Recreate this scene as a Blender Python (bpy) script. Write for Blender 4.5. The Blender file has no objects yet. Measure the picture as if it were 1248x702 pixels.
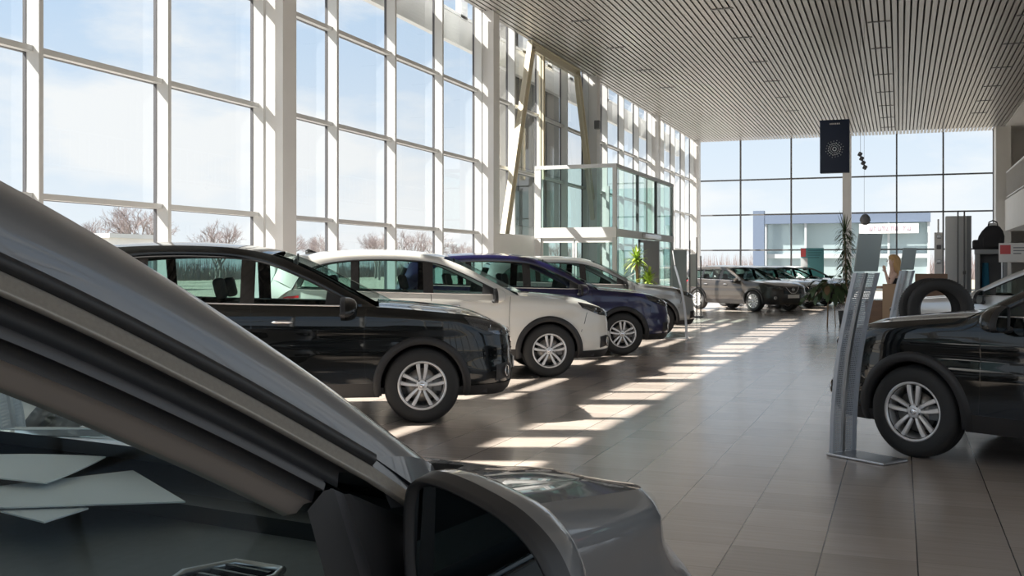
import bpy, math, random
from mathutils import Vector, Matrix
R_ = math.radians
sc = bpy.context.scene
COL = sc.collection
random.seed(7)

# ------------------------------------------------------------ camera, sky, sun, exposure
FPX, HOR, VPX, EYE = 1280.0, 326.0, 1097.0, 1.46
YAW = math.atan((VPX - 624) / FPX)
cd = bpy.data.cameras.new('camera'); cam = bpy.data.objects.new('camera', cd); COL.objects.link(cam)
cam.location = (0, 0, EYE); cam.rotation_euler = (R_(90), 0, YAW)
cd.sensor_width = 36; cd.lens = FPX / 1248 * 36
cd.shift_y = -(351 - HOR) / 1248
cd.clip_start = .05; cd.clip_end = 500
sc.camera = cam
sc.view_settings.view_transform = 'Standard'; sc.view_settings.look = 'None'
sc.view_settings.gamma = 1; sc.view_settings.use_curve_mapping = False
sc.view_settings.exposure = 0.55
sc.cycles.max_bounces = 10; sc.cycles.diffuse_bounces = 5; sc.cycles.glossy_bounces = 4
sc.cycles.transparent_max_bounces = 24; sc.cycles.transmission_bounces = 4
sc.cycles.sample_clamp_indirect = 6
sc.cycles.caustics_reflective = False; sc.cycles.caustics_refractive = False

SKY_STRENGTH = 1.5
wd = bpy.data.worlds.new('sky'); sc.world = wd; wd.use_nodes = True
nt = wd.node_tree; nt.nodes.clear()
def nn(nt, typ, **kw):
    n = nt.nodes.new(typ)
    for k, v in kw.items(): setattr(n, k, v)
    return n
wo = nn(nt, 'ShaderNodeOutputWorld'); bg = nn(nt, 'ShaderNodeBackground'); bg.inputs[1].default_value = SKY_STRENGTH
tc = nn(nt, 'ShaderNodeTexCoord'); mp = nn(nt, 'ShaderNodeMapping'); mp.inputs['Scale'].default_value = (1, 1, 2.6)
n1 = nn(nt, 'ShaderNodeTexNoise'); n1.inputs['Scale'].default_value = 3.2; n1.inputs['Detail'].default_value = 7; n1.inputs['Roughness'].default_value = .55
cr = nn(nt, 'ShaderNodeValToRGB'); cr.color_ramp.elements[0].position = .45; cr.color_ramp.elements[1].position = .57
sx = nn(nt, 'ShaderNodeSeparateXYZ')
hz = nn(nt, 'ShaderNodeValToRGB')
hz.color_ramp.elements[0].position = 0.0; hz.color_ramp.elements[0].color = (.43, .45, .47, 1)
hz.color_ramp.elements[1].position = .30; hz.color_ramp.elements[1].color = (.22, .31, .43, 1)
mixc = nn(nt, 'ShaderNodeMix', data_type='RGBA'); mixc.inputs[7].default_value = (.45, .455, .465, 1)
L = nt.links.new
L(tc.outputs['Generated'], mp.inputs[0]); L(mp.outputs[0], n1.inputs['Vector']); L(n1.outputs[0], cr.inputs[0])
L(tc.outputs['Generated'], sx.inputs[0]); L(sx.outputs[2], hz.inputs[0])
L(hz.outputs[0], mixc.inputs[6]); L(cr.outputs[0], mixc.inputs[0]); L(mixc.outputs[2], bg.inputs[0]); L(bg.outputs[0], wo.inputs[0])

sl = bpy.data.lights.new('sun', 'SUN'); sl.energy = 12.5; sl.angle = R_(.6); sl.color = (1, .93, .84)
so = bpy.data.objects.new('sun', sl); COL.objects.link(so)
sd = Vector((.938, .347, -1.03)).normalized()
so.rotation_euler = sd.to_track_quat('-Z', 'Y').to_euler(); so.location = (-20, -5, 20)

# ------------------------------------------------------------ materials
def mat(name, col, rough=.5, metal=0, coat=0, spec=.5, emit=None, es=1):
    m = bpy.data.materials.new(name); m.use_nodes = True
    b = m.node_tree.nodes['Principled BSDF']
    b.inputs['Base Color'].default_value = (*col, 1); b.inputs['Roughness'].default_value = rough
    b.inputs['Metallic'].default_value = metal; b.inputs['Coat Weight'].default_value = coat
    b.inputs['Coat Roughness'].default_value = .03; b.inputs['Specular IOR Level'].default_value = spec
    if emit: b.inputs['Emission Color'].default_value = (*emit, 1); b.inputs['Emission Strength'].default_value = es
    return m
def vary(m, scale, amt, stretch=(1, 1, 1), detail=3, rough=None, coord='Object'):
    nt = m.node_tree; b = nt.nodes['Principled BSDF']; c0 = b.inputs['Base Color'].default_value[:]
    tc = nn(nt, 'ShaderNodeTexCoord'); mp = nn(nt, 'ShaderNodeMapping'); mp.inputs['Scale'].default_value = stretch
    no = nn(nt, 'ShaderNodeTexNoise'); no.inputs['Scale'].default_value = scale; no.inputs['Detail'].default_value = detail
    mx = nn(nt, 'ShaderNodeMix', data_type='RGBA')
    mx.inputs[6].default_value = (*[max(0, v * (1 - amt)) for v in c0[:3]], 1); mx.inputs[7].default_value = (*[min(1, v * (1 + amt)) for v in c0[:3]], 1)
    L = nt.links.new
    L(tc.outputs[coord], mp.inputs[0]); L(mp.outputs[0], no.inputs['Vector']); L(no.outputs[0], mx.inputs[0]); L(mx.outputs[2], b.inputs['Base Color'])
    return m
def glass(name, tint, ior=1.45, rmul=1.0, refl=(1, 1, 1)):
    m = bpy.data.materials.new(name); m.use_nodes = True; nt = m.node_tree; nt.nodes.clear()
    o = nn(nt, 'ShaderNodeOutputMaterial'); t = nn(nt, 'ShaderNodeBsdfTransparent'); g = nn(nt, 'ShaderNodeBsdfGlossy')
    t.inputs[0].default_value = (*tint, 1); g.inputs[0].default_value = (*refl, 1); g.inputs['Roughness'].default_value = .01
    f = nn(nt, 'ShaderNodeFresnel'); f.inputs[0].default_value = ior
    geo = nn(nt, 'ShaderNodeNewGeometry')
    mu = nn(nt, 'ShaderNodeMath', operation='MULTIPLY'); mu.inputs[1].default_value = rmul
    inv = nn(nt, 'ShaderNodeMath', operation='SUBTRACT'); inv.inputs[0].default_value = 1
    mu2 = nn(nt, 'ShaderNodeMath', operation='MULTIPLY')
    mx = nn(nt, 'ShaderNodeMixShader'); L = nt.links.new
    L(geo.outputs['Backfacing'], inv.inputs[1]); L(f.outputs[0], mu.inputs[0]); L(mu.outputs[0], mu2.inputs[0]); L(inv.outputs[0], mu2.inputs[1])
    L(mu2.outputs[0], mx.inputs[0]); L(t.outputs[0], mx.inputs[1]); L(g.outputs[0], mx.inputs[2]); L(mx.outputs[0], o.inputs[0])
    return m
M = {}
M['white'] = vary(mat('white painted metal', (.80, .80, .80), .45), 3, .03)
M['mullion'] = mat('pale grey mullion', (.66, .67, .67), .4)
M['gasket'] = mat('dark window gasket', (.10, .10, .11), .5)
M['pane'] = glass('clear window glass', (.96, .985, .98), 1.45, 1.0)
M['tealglass'] = glass('greenish entrance glass', (.80, .90, .885), 1.5, 1.0)
M['carglass'] = glass('tinted car glass', (.66, .80, .78), 1.5, .55)
M['nearglass'] = glass('near car side glass', (.84, .93, .95), 1.5, .22)
M['darkglass'] = glass('dark privacy glass', (.46, .60, .58), 1.5, .6)
M['clearcar'] = glass('clear windscreen glass', (.84, .92, .91), 1.5, 1.0)
M['slat'] = mat('satin ceiling slat', (.45, .43, .415), .35, .1)
M['deck'] = mat('dim ceiling void', (.22, .215, .21), .8)
M['plaster'] = vary(mat('off-white plaster', (.80, .785, .76), .7), 2, .04)
M['beige'] = mat('beige plaster', (.55, .50, .44), .7)
M['lamp'] = mat('lamp diffuser', (.12, .12, .12), .4)
M['concrete'] = vary(mat('grey asphalt', (.24, .235, .23), .9), .8, .12)
M['grass'] = vary(mat('dry grass', (.28, .25, .20), .95), 1.5, .2)
M['bark'] = mat('bare bark', (.21, .185, .18), .9)
M['brush'] = mat('bare twigs', (.27, .225, .225), .9)
M['cream'] = mat('cream painted steel', (.72, .66, .52), .4)
M['portal'] = mat('dark portal cladding', (.17, .165, .155), .35)
M['steel'] = mat('brushed steel', (.55, .56, .58), .3, .9)
M['dkgrey'] = mat('dark grey panel', (.16, .165, .175), .5)
M['midgrey'] = mat('mid grey panel', (.27, .29, .31), .5)
M['ltgrey'] = mat('light grey panel', (.60, .62, .63), .5)
M['standmetal'] = mat('grey perforated metal', (.44, .48, .54), .45, .2)
M['board'] = mat('grey display board', (.30, .35, .36), .45)
M['rubber'] = mat('tyre rubber', (.018, .018, .019), .62)
M['plastic'] = mat('black textured plastic', (.022, .022, .024), .5)
M['satin'] = mat('satin charcoal trim', (.055, .055, .06), .4)
M['gloss'] = mat('gloss black', (.008, .008, .009), .12, 0, .6)
M['chrome'] = mat('chrome', (.82, .82, .84), .08, 1)
M['alloy'] = mat('silver alloy', (.78, .78, .79), .28, .45)
M['disc'] = mat('brake disc steel', (.25, .24, .23), .35, .9)
M['mirror'] = mat('mirror glass', (.30, .34, .36), .02, 1)
M['seat'] = mat('charcoal seat cloth', (.035, .036, .04), .8)
M['dash'] = vary(mat('soft dashboard plastic', (.13, .14, .145), .6), 60, .15)
M['framesilver'] = vary(mat('ribbed beige-silver trim', (.32, .30, .27), .4, .3), 200, .2)
M['taupe'] = mat('taupe pillar trim', (.30, .265, .24), .7)
M['paper'] = mat('printed paper', (.88, .90, .92), .6)
M['red'] = mat('red lamp plastic', (.60, .015, .02), .15, 0, .6)
M['redsign'] = mat('red sign print', (.62, .10, .11), .5)
M['signwhite'] = mat('white sign board', (.80, .80, .80), .5)
M['amber'] = mat('amber lamp plastic', (.8, .3, .05), .2)
M['lens'] = glass('lamp lens', (.85, .88, .9), 1.5, 1.2)
M['lampdark'] = mat('smoked lamp reflector', (.10, .10, .11), .15, .8)
M['wood'] = vary(mat('brown desk veneer', (.22, .13, .08), .4), 4, .25, (1, 1, 8))
M['card'] = mat('tan cardboard', (.45, .31, .20), .7)
M['navy'] = mat('navy banner cloth', (.018, .032, .075), .5)
M['ice'] = mat('pale blue print', (.85, .93, 1.0), .5)
M['leaf'] = vary(mat('dark green leaf', (.045, .085, .03), .45), 6, .4)
M['leafy'] = vary(mat('bright yellow-green leaf', (.30, .42, .06), .45), 6, .3)
M['leafb'] = vary(mat('brown dry leaf', (.16, .10, .05), .6), 6, .3)
M['stem'] = mat('tan plant stem', (.26, .18, .11), .8)
M['pot'] = mat('dark planter', (.05, .05, .055), .5)
M['skin'] = mat('skin', (.66, .45, .36), .55)
M['hair'] = vary(mat('blonde hair', (.50, .31, .13), .5), 30, .3, (1, 1, .1))
M['cloth'] = mat('black cloth', (.018, .018, .022), .8)
M['bluecloth'] = mat('blue cloth', (.02, .16, .28), .8)
M['teal'] = mat('teal poster print', (.10, .30, .33), .4)
M['tealdk'] = mat('dark teal print', (.05, .17, .20), .4)
M['facade'] = vary(mat('pale facade panel', (.48, .51, .53), .5), .5, .05)
M['facadeblue'] = mat('blue-grey column', (.15, .19, .27), .5)
M['facglass'] = mat('facade window glass', (.46, .56, .59), .12, .3)
M['pinkprint'] = mat('faded pink lettering', (.62, .42, .50), .5)
def paint(name, col, metal=.35, rough=.28, spec=.4):
    return mat(name, col, rough, metal, 1.0, spec)
PB = paint('black paint', (.004, .005, .0055), .0, .3, .05)
PW = paint('pearl white paint', (.72, .71, .67), .0, .35)
PU = paint('deep blue paint', (.008, .008, .055), .2, .3)
PS = paint('silver grey paint', (.36, .37, .37), .6, .32)
PG = paint('graphite paint', (.17, .175, .185), .35, .45)
PR = paint('bronze grey paint', (.055, .047, .042), .4, .3)
PL = paint('light silver paint', (.60, .62, .64), .5, .3)

# floor material
def floor_mat():
    m = bpy.data.materials.new('polished beige floor tile'); m.use_nodes = True; nt = m.node_tree; b = nt.nodes['Principled BSDF']; L = nt.links.new
    geo = nn(nt, 'ShaderNodeNewGeometry'); sep = nn(nt, 'ShaderNodeSeparateXYZ'); L(geo.outputs['Position'], sep.inputs[0])
    P_ = .457
    def line(out, off, w):
        a = nn(nt, 'ShaderNodeMath', operation='SUBTRACT'); a.inputs[1].default_value = off - 50 * P_
        d = nn(nt, 'ShaderNodeMath', operation='DIVIDE'); d.inputs[1].default_value = P_
        f = nn(nt, 'ShaderNodeMath', operation='FRACT'); g = nn(nt, 'ShaderNodeMath', operation='LESS_THAN'); g.inputs[1].default_value = w / P_
        L(out, a.inputs[0]); L(a.outputs[0], d.inputs[0]); L(d.outputs[0], f.inputs[0]); L(f.outputs[0], g.inputs[0])
        fl = nn(nt, 'ShaderNodeMath', operation='FLOOR'); L(d.outputs[0], fl.inputs[0])
        return g.outputs[0], fl.outputs[0]
    lx, cx = line(sep.outputs[0], -.38, .007); ly, cy = line(sep.outputs[1], .1, .004)
    cmb = nn(nt, 'ShaderNodeCombineXYZ'); L(cx, cmb.inputs[0]); L(cy, cmb.inputs[1])
    wn = nn(nt, 'ShaderNodeTexWhiteNoise'); L(cmb.outputs[0], wn.inputs['Vector'])
    mp = nn(nt, 'ShaderNodeMapping'); mp.inputs['Scale'].default_value = (1.2, 22, 1); L(geo.outputs['Position'], mp.inputs[0])
    no = nn(nt, 'ShaderNodeTexNoise'); no.inputs['Scale'].default_value = 1.4; no.inputs['Detail'].default_value = 5; L(mp.outputs[0], no.inputs['Vector'])
    c1 = nn(nt, 'ShaderNodeMix', data_type='RGBA'); c1.inputs[6].default_value = (.47, .40, .35, 1); c1.inputs[7].default_value = (.60, .525, .47, 1); L(no.outputs[0], c1.inputs[0])
    c2 = nn(nt, 'ShaderNodeMix', data_type='RGBA', blend_type='MULTIPLY'); c2.inputs[0].default_value = .25; L(c1.outputs[2], c2.inputs[6]); L(wn.outputs[0], c2.inputs[7])
    c3 = nn(nt, 'ShaderNodeMix', data_type='RGBA'); c3.inputs[7].default_value = (.10, .085, .075, 1); L(c2.outputs[2], c3.inputs[6]); L(lx, c3.inputs[0])
    h = nn(nt, 'ShaderNodeMath', operation='MULTIPLY'); h.inputs[1].default_value = .45; L(ly, h.inputs[0])
    c4 = nn(nt, 'ShaderNodeMix', data_type='RGBA'); c4.inputs[7].default_value = (.12, .10, .09, 1); L(c3.outputs[2], c4.inputs[6]); L(h.outputs[0], c4.inputs[0])
    L(c4.outputs[2], b.inputs['Base Color'])
    mr = nn(nt, 'ShaderNodeMapRange'); mr.inputs[3].default_value = .16; mr.inputs[4].default_value = .30; L(no.outputs[0], mr.inputs[0]); L(mr.outputs[0], b.inputs['Roughness'])
    b.inputs['Specular IOR Level'].default_value = .6; b.inputs['Coat Weight'].default_value = .35; b.inputs['Coat Roughness'].default_value = .16; b.inputs['Coat IOR'].default_value = 1.5
    return m
M['floor'] = floor_mat()

# ------------------------------------------------------------ mesh helpers
class MB:
    def __init__(s): s.v = []; s.f = []; s.m = []; s.sm = []; s.mats = []
    def mi(s, m):
        if m not in s.mats: s.mats.append(m)
        return s.mats.index(m)
    def add(s, vs, fs, m, smooth=False):
        o = len(s.v); s.v += [tuple(v) for v in vs]; k = s.mi(m)
        for f in fs: s.f.append([i + o for i in f]); s.m.append(k); s.sm.append(smooth)
        return s
    def box(s, x0, x1, y0, y1, z0, z1, m):
        vs = [(x, y, z) for z in (z0, z1) for y in (y0, y1) for x in (x0, x1)]
        return s.add(vs, [(0, 2, 3, 1), (4, 5, 7, 6), (0, 1, 5, 4), (2, 6, 7, 3), (0, 4, 6, 2), (1, 3, 7, 5)], m)
    def rbox(s, x0, x1, y0, y1, z0, z1, m, r=.02, mtx=None, seg=3):
        # rounded box: superellipse-like via corner spheres
        r = min(r, (x1 - x0) / 2, (y1 - y0) / 2, (z1 - z0) / 2) * .999
        def axis(a0, a1, n):  # returns samples
            return [a0 + r - r * math.cos(math.pi / 2 * i / n) for i in range(n + 1)] + [a1 - r + r * math.sin(math.pi / 2 * i / n) for i in range(n + 1)]
        rings = []
        n = seg
        lat = [(-math.pi / 2 + math.pi / 2 * i / n, z0 + r) for i in range(n + 1)] + [(math.pi / 2 * i / n, z1 - r) for i in range(n + 1)]
        cs = [(x1 - r, y1 - r, 0), (x0 + r, y1 - r, 1), (x0 + r, y0 + r, 2), (x1 - r, y0 + r, 3)]
        for la, zc in lat:
            ring = []
            for cx, cy, q in cs:
                for i in range(n + 1):
                    a = math.pi / 2 * (q + i / n)
                    ring.append((cx + r * math.cos(la) * math.cos(a), cy + r * math.cos(la) * math.sin(a), zc + r * math.sin(la)))
            rings.append(ring)
        if mtx is not None: rings = [[tuple(mtx @ Vector(p)) for p in ring] for ring in rings]
        return s.loft(rings, m, True, True)
    def loft(s, rings, m, closed=True, caps=False, smooth=True):
        n = len(rings[0]); vs = [p for r in rings for p in r]; fs = []
        for i in range(len(rings) - 1):
            for j in range(n if closed else n - 1):
                k = (j + 1) % n
                fs.append((i * n + j, i * n + k, (i + 1) * n + k, (i + 1) * n + j))
        s.add(vs, fs, m, smooth)
        if caps:
            s.add(rings[0], [tuple(range(n))[::-1]], m, False); s.add(rings[-1], [tuple(range(n))], m, False)
        return s
    def tube(s, pts, r, m, n=8, closed=False, caps=True):
        pts = [Vector(p) for p in pts]; rings = []
        N = len(pts)
        up = None
        for i, p in enumerate(pts):
            a = pts[(i - 1) % N] if (closed or i > 0) else p; b = pts[(i + 1) % N] if (closed or i < N - 1) else p
            t = (b - a).normalized()
            if up is None:
                up = Vector((0, 0, 1)) if abs(t.z) < .9 else Vector((1, 0, 0))
            u = t.cross(up)
            if u.length < 1e-4: u = t.cross(Vector((0, 1, 0)))
            u.normalize(); w = u.cross(t).normalized(); up = w
            rr = r[i] if isinstance(r, (list, tuple)) else r
            rings.append([tuple(p + rr * (math.cos(2 * math.pi * k / n) * u + math.sin(2 * math.pi * k / n) * w)) for k in range(n)])
        if closed: rings.append(rings[0])
        return s.loft(rings, m, True, caps and not closed)
    def lathe(s, prof, m, axis='y', c=(0, 0, 0), n=40, smooth=True):
        rings = []
        for i in range(n + 1):
            a = 2 * math.pi * i / n; ca, sa = math.cos(a), math.sin(a)
            if axis == 'y': rings.append([(c[0] + r * ca, c[1] + h, c[2] + r * sa) for r, h in prof])
            elif axis == 'z': rings.append([(c[0] + r * ca, c[1] + r * sa, c[2] + h) for r, h in prof])
            else: rings.append([(c[0] + h, c[1] + r * ca, c[2] + r * sa) for r, h in prof])
        return s.loft(rings, m, False, False, smooth)
    def grid(s, rows, m, smooth=True, flip=False):
        n = len(rows[0]); vs = [p for r in rows for p in r]
        fs = [(i * n + j, i * n + j + 1, (i + 1) * n + j + 1, (i + 1) * n + j) for i in range(len(rows) - 1) for j in range(n - 1)]
        if flip: fs = [f[::-1] for f in fs]
        return s.add(vs, fs, m, smooth)
    def mirror_y(s):
        t = MB(); t.mats = s.mats; t.v = [(x, -y, z) for x, y, z in s.v]; t.f = [f[::-1] for f in s.f]; t.m = s.m; t.sm = s.sm
        return t
    def xf(s, mtx):
        s.v = [tuple(mtx @ Vector(p)) for p in s.v]; return s
    def build(s, name, parent=None, fixn=False):
        me = bpy.data.meshes.new(name)
        me.from_pydata(s.v, [], s.f)
        for m in s.mats: me.materials.append(m)
        me.polygons.foreach_set('material_index', s.m); me.polygons.foreach_set('use_smooth', s.sm)
        if fixn:
            import bmesh
            bm = bmesh.new(); bm.from_mesh(me); bmesh.ops.remove_doubles(bm, verts=bm.verts, dist=1e-5)
            bmesh.ops.recalc_face_normals(bm, faces=bm.faces); bm.to_mesh(me); bm.free()
        me.validate(); me.update()
        o = bpy.data.objects.new(name, me); COL.objects.link(o)
        if parent: o.parent = parent
        return o
def thing(name, label, cat, loc=(0, 0, 0), rz=0, group=None):
    o = bpy.data.objects.new(name, None); COL.objects.link(o); o.location = loc; o.rotation_euler = (0, 0, rz)
    o['label'] = label; o['category'] = cat
    if group: o['group'] = group
    o.empty_display_size = .1
    return o
def tag(o, label, cat, group=None):
    o['label'] = label; o['category'] = cat
    if group: o['group'] = group
    return o
def struct(o): o['kind'] = 'structure'; return o
def kids(o): return [c for c in COL.objects if c.parent == o]
def copy_tree(o, parent=None, swap=None):
    c = o.copy(); COL.objects.link(c); c.parent = parent
    if swap and c.type == 'MESH':
        for sl_ in c.material_slots:
            if sl_.material in swap:
                new = swap[sl_.material]; sl_.link = 'OBJECT'; sl_.material = new
    for ch in KIDS.get(o.name, []): copy_tree(ch, c, swap)
    return c
KIDS = {}
def index_kids():
    KIDS.clear()
    for o in COL.objects:
        if o.parent: KIDS.setdefault(o.parent.name, []).append(o)
def interp(x, keys):
    if x <= keys[0][0]: return keys[0][1]
    for (a, va), (b, vb) in zip(keys, keys[1:]):
        if x <= b: t = (x - a) / (b - a); return va + (vb - va) * t
    return keys[-1][1]
def smooth(x, keys):
    if x <= keys[0][0]: return keys[0][1]
    for i in range(len(keys) - 1):
        a, va = keys[i]; b, vb = keys[i + 1]
        if x <= b:
            t = (x - a) / (b - a); h = b - a
            m0 = (vb - keys[i - 1][1]) / (b - keys[i - 1][0]) if i > 0 else (vb - va) / h
            m1 = (keys[i + 2][1] - va) / (keys[i + 2][0] - a) if i + 2 < len(keys) else (vb - va) / h
            return (2*t**3-3*t*t+1)*va + (t**3-2*t*t+t)*h*m0 + (-2*t**3+3*t*t)*vb + (t**3-t*t)*h*m1
    return keys[-1][1]
def catmull(P, n):
    P = [Vector(p) for p in P]; out = []
    for i in range(len(P) - 1):
        p0 = P[i - 1] if i else P[0] * 2 - P[1]; p1 = P[i]; p2 = P[i + 1]; p3 = P[i + 2] if i + 2 < len(P) else P[-1] * 2 - P[-2]
        for k in range(n):
            t = k / n
            out.append(.5 * ((2*p1) + (p2-p0)*t + (2*p0-5*p1+4*p2-p3)*t*t + (3*p1-p0-3*p2+p3)*t**3))
    out.append(P[-1]); return out
def resample(P, n):
    d = [0]
    for a, b in zip(P, P[1:]): d.append(d[-1] + (b - a).length)
    out = []; j = 0
    for i in range(n + 1):
        t = d[-1] * i / n
        while j < len(P) - 2 and d[j + 1] < t: j += 1
        u = (t - d[j]) / max(1e-9, d[j + 1] - d[j]); out.append(P[j].lerp(P[j + 1], min(1, max(0, u))))
    return out

# ------------------------------------------------------------ the hall
WX, CEIL, YEND, YBACK = -9.6, 7.65, 52.0, -8.0
XR, XCE = 9.0, 4.3
TZ = [2.30, 4.02, 5.72]
struct(MB().box(WX - .1, XR, YBACK, YEND + .1, -.12, 0, M['floor']).build('floor'))
cb = MB()
x = WX + .12
while x < XCE:
    cb.box(x, x + .105, YBACK, YEND - .02, CEIL, CEIL + .035, M['slat']); x += .15
cb.box(WX, XR, YBACK, YEND, CEIL + .16, CEIL + .26, M['deck'])
cb.box(XCE, XR, YBACK, YEND, CEIL - .02, CEIL + .15, M['plaster'])
struct(cb.build('ceiling'))
# exterior fascia over the glazing, an open-web steel truss with a cover board
tr = MB(); tr.box(-10.45, -10.3, YBACK, YEND, 7.0, 7.08, M['white']); tr.box(-10.45, -10.3, YBACK, YEND, 7.72, 7.80, M['white'])
y = YBACK
while y < YEND - 2.3:
    tr.box(-10.45, -10.3, y + .0, y + .42, 7.7, 8.6, M['white'])  # upright plates added to break the floor sun strip into patches
    tr.tube([(-10.37, y, 7.08), (-10.37, y + 1.15, 7.72), (-10.37, y + 2.3, 7.08)], .03, M['white'], 6); y += 2.3
tr.box(-10.35, -10.32, YBACK, YEND, 7.08, 7.72, M['white'])
struct(tr.build('trim_1'))
struct(MB().box(WX - .12, WX, YBACK, YEND, CEIL + .28, CEIL + .5, M['white']).build('trim_2'))

MUL = [14.2 + 2.3 * k for k in range(-9, 17)]
COLY = [14.36 + 9.2 * k for k in range(-2, 5)]
def window_wall(name, y0, y1):
    f = MB(); p = MB()
    for y in MUL:
        if y0 - .01 <= y < y1 - .01:
            f.box(WX + .0, WX + .19, y - .035, y + .035, 0, CEIL + .1, M['mullion'])
            f.box(WX - .05, WX, y - .04, y + .04, 0, CEIL + .1, M['gasket'])
    for z in TZ:
        f.box(WX, WX + .10, y0, y1, z - .035, z + .035, M['mullion']); f.box(WX - .06, WX + .0, y0, y1, z - .04, z + .04, M['gasket'])
    f.box(WX - .05, WX + .1, y0, y1, 0, .12, M['mullion'])
    fo = struct(f.build(name))
    ys = [y for y in MUL if y0 - .01 <= y < y1 + .01]
    p.add([(WX - .02, y0, .1), (WX - .02, y1, .1), (WX - .02, y1, CEIL + .1), (WX - .02, y0, CEIL + .1)], [(0, 1, 2, 3)], M['pane'])
    po = p.build('window_pane', fo); po['kind'] = 'structure'
b = [YBACK] + [c - .16 for c in COLY] + [YEND]
for i, (a, c) in enumerate(zip(b, b[1:])): window_wall('window_%d' % (i + 1), a, c)
for i, y in enumerate(COLY):
    m_ = M['white']
    struct(MB().box(WX, WX + .42, y, y + .40, 0, CEIL + .1, m_).build('column'))
# end wall
e = MB()
EX = [-9.6, -7.3, -4.9, -2.45, -.15, 1.85, 3.95]
for x in EX:
    e.box(x - .035, x + .035, YEND - .14, YEND, 0, CEIL + .1, M['dkgrey'])
for z in TZ: e.box(WX, 4.0, YEND - .09, YEND - .001, z - .035, z + .035, M['dkgrey'])
eo = struct(e.build('window_9'))
po = MB().add([(WX, YEND, 0), (4.0, YEND, 0), (4.0, YEND, CEIL + .1), (WX, YEND, CEIL + .1)], [(0, 3, 2, 1)], M['pane']).build('window_pane', eo); po['kind'] = 'structure'
struct(MB().box(-2.5, -2.12, 50.9, 51.3, 0, CEIL, M['white']).build('column'))
# right side: wall pieces under and above the gallery
struct(MB().box(3.95, 4.55, 50.6, YEND, 0, CEIL, M['plaster']).build('column'))
struct(MB().box(XR, XR + .15, 18, YEND, 0, CEIL, M['plaster']).build('wall_right'))
rw = MB()  # glazing out of view, added to let more sky light into the hall
for k in range(12): rw.box(XR - .18, XR, YBACK + 2.36 * k - .035, YBACK + 2.36 * k + .035, 0, CEIL + .1, M['mullion'])
for z in TZ: rw.box(XR - .1, XR, YBACK, 18, z - .035, z + .035, M['mullion'])
rwo = struct(rw.build('window_11'))
po = MB().add([(XR, YBACK, 0), (XR, 18, 0), (XR, 18, CEIL + .1), (XR, YBACK, CEIL + .1)], [(0, 3, 2, 1)], M['pane']).build('window_pane', rwo); po['kind'] = 'structure'
struct(MB().box(3.97, XR, YEND, YEND + .15, 0, CEIL, M['plaster']).build('wall_far'))
g = MB(); g.box(4.3, XR, 20, 50.6, 3.05, 4.4, M['plaster']); struct(g.build('trim_3'))
g = MB(); g.box(6.2, 6.4, 20, 50.6, 4.4, CEIL, M['beige'])
for y in (24, 30, 36, 42, 48): g.box(5.9, 6.2, y, y + .4, 4.4, CEIL, M['plaster'])
struct(g.build('wall_gallery'))
g = MB(); g.box(5.2, 5.35, 20, 50.6, 0, 3.05, M['plaster'])
for y in (22, 26, 30, 34, 38, 42, 46):
    g.box(5.16, 5.21, y, y + 2.4, .1, 2.7, M['midgrey']); g.box(5.14, 5.17, y + .1, y + 2.3, .2, 2.6, M['facglass'])
struct(g.build('wall_gallery_lower'))
rl = thing('gallery_railing', 'white metal railing with thin balusters along the edge of the upper gallery', 'railing', (4.36, 20, 4.4))
rb = MB(); rb.tube([(0, 0, 1.2), (0, 30.4, 1.2)], .035, M['white']); rb.build('handrail', rl)
rb = MB()
for k in range(77): rb.box(-.015, .015, k * .4 - .015, k * .4 + .015, 0, 1.18, M['white'])
rb.box(-.02, .02, 0, 30.4, .10, .14, M['white'])
rb.build('balusters', rl)
# back wall, glazed, its lower part closed by an added dark wall
bw = MB()
for k in range(9): bw.box(WX + 2.325 * k - .035, WX + 2.325 * k + .035, YBACK, YBACK + .18, 0, CEIL + .1, M['mullion'])
for z in TZ: bw.box(WX, XR, YBACK, YBACK + .1, z - .035, z + .035, M['mullion'])
bo = struct(bw.build('window_10'))
struct(MB().box(WX, XR, YBACK - .15, YBACK - .01, 0, 3.2, M['dkgrey']).build('added_dark_wall_back'))  # unseen dark wall, added to keep reflections in the car sides dark
po = MB().add([(WX, YBACK, 0), (XR, YBACK, 0), (XR, YBACK, CEIL + .1), (WX, YBACK, CEIL + .1)], [(0, 1, 2, 3)], M['pane']).build('window_pane', bo); po['kind'] = 'structure'
# roof above
struct(MB().box(WX - .12, XR + .15, YBACK - .5, YEND + .5, CEIL + .5, CEIL + .6, M['deck']).build('roof'))

# ceiling lights
rows = {-7.5: [25.3, 28.76, 32.3, 35.7], -4: [18.2, 21.7, 25.3, 28.68, 32.2, 35.7, 39.2, 42.7], -.5: [17.6, 21, 24.5, 28, 31.4, 35.7, 39.3, 42.6, 46, 49.2], 2.95: [25, 28.5, 32, 35.7, 39.3, 42.6, 45.9]}
first = None
RN = {-7.5: 'nearest the glass wall', -4: 'second row from the glass wall', -.5: 'row running down the middle', 2.95: 'row nearest the gallery'}
for xr, ysl in rows.items():
    for i, y in enumerate(ysl):
        if first is None:
            t = thing('ceiling_downlight', '', 'ceiling light', (xr, y, CEIL - .012), 0, 'slot lights in the slatted ceiling')
            MB().box(-.27, .27, -.05, .05, 0, .012, M['gasket']).build('housing', t)
            MB().box(-.25, .25, -.03, .03, -.003, 0, M['lamp']).build('diffuser', t)
            first = t; index_kids()
        else:
            t = copy_tree(first); t.location = (xr, y, CEIL - .012)
        o_ = ['nearest', 'second', 'third', 'fourth', 'fifth', 'sixth', 'seventh', 'eighth', 'ninth', 'farthest']
        t['label'] = 'dark slot light in slatted ceiling, %s, %s from camera' % (RN[xr], 'farthest' if i == len(ysl) - 1 else o_[i])

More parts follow.
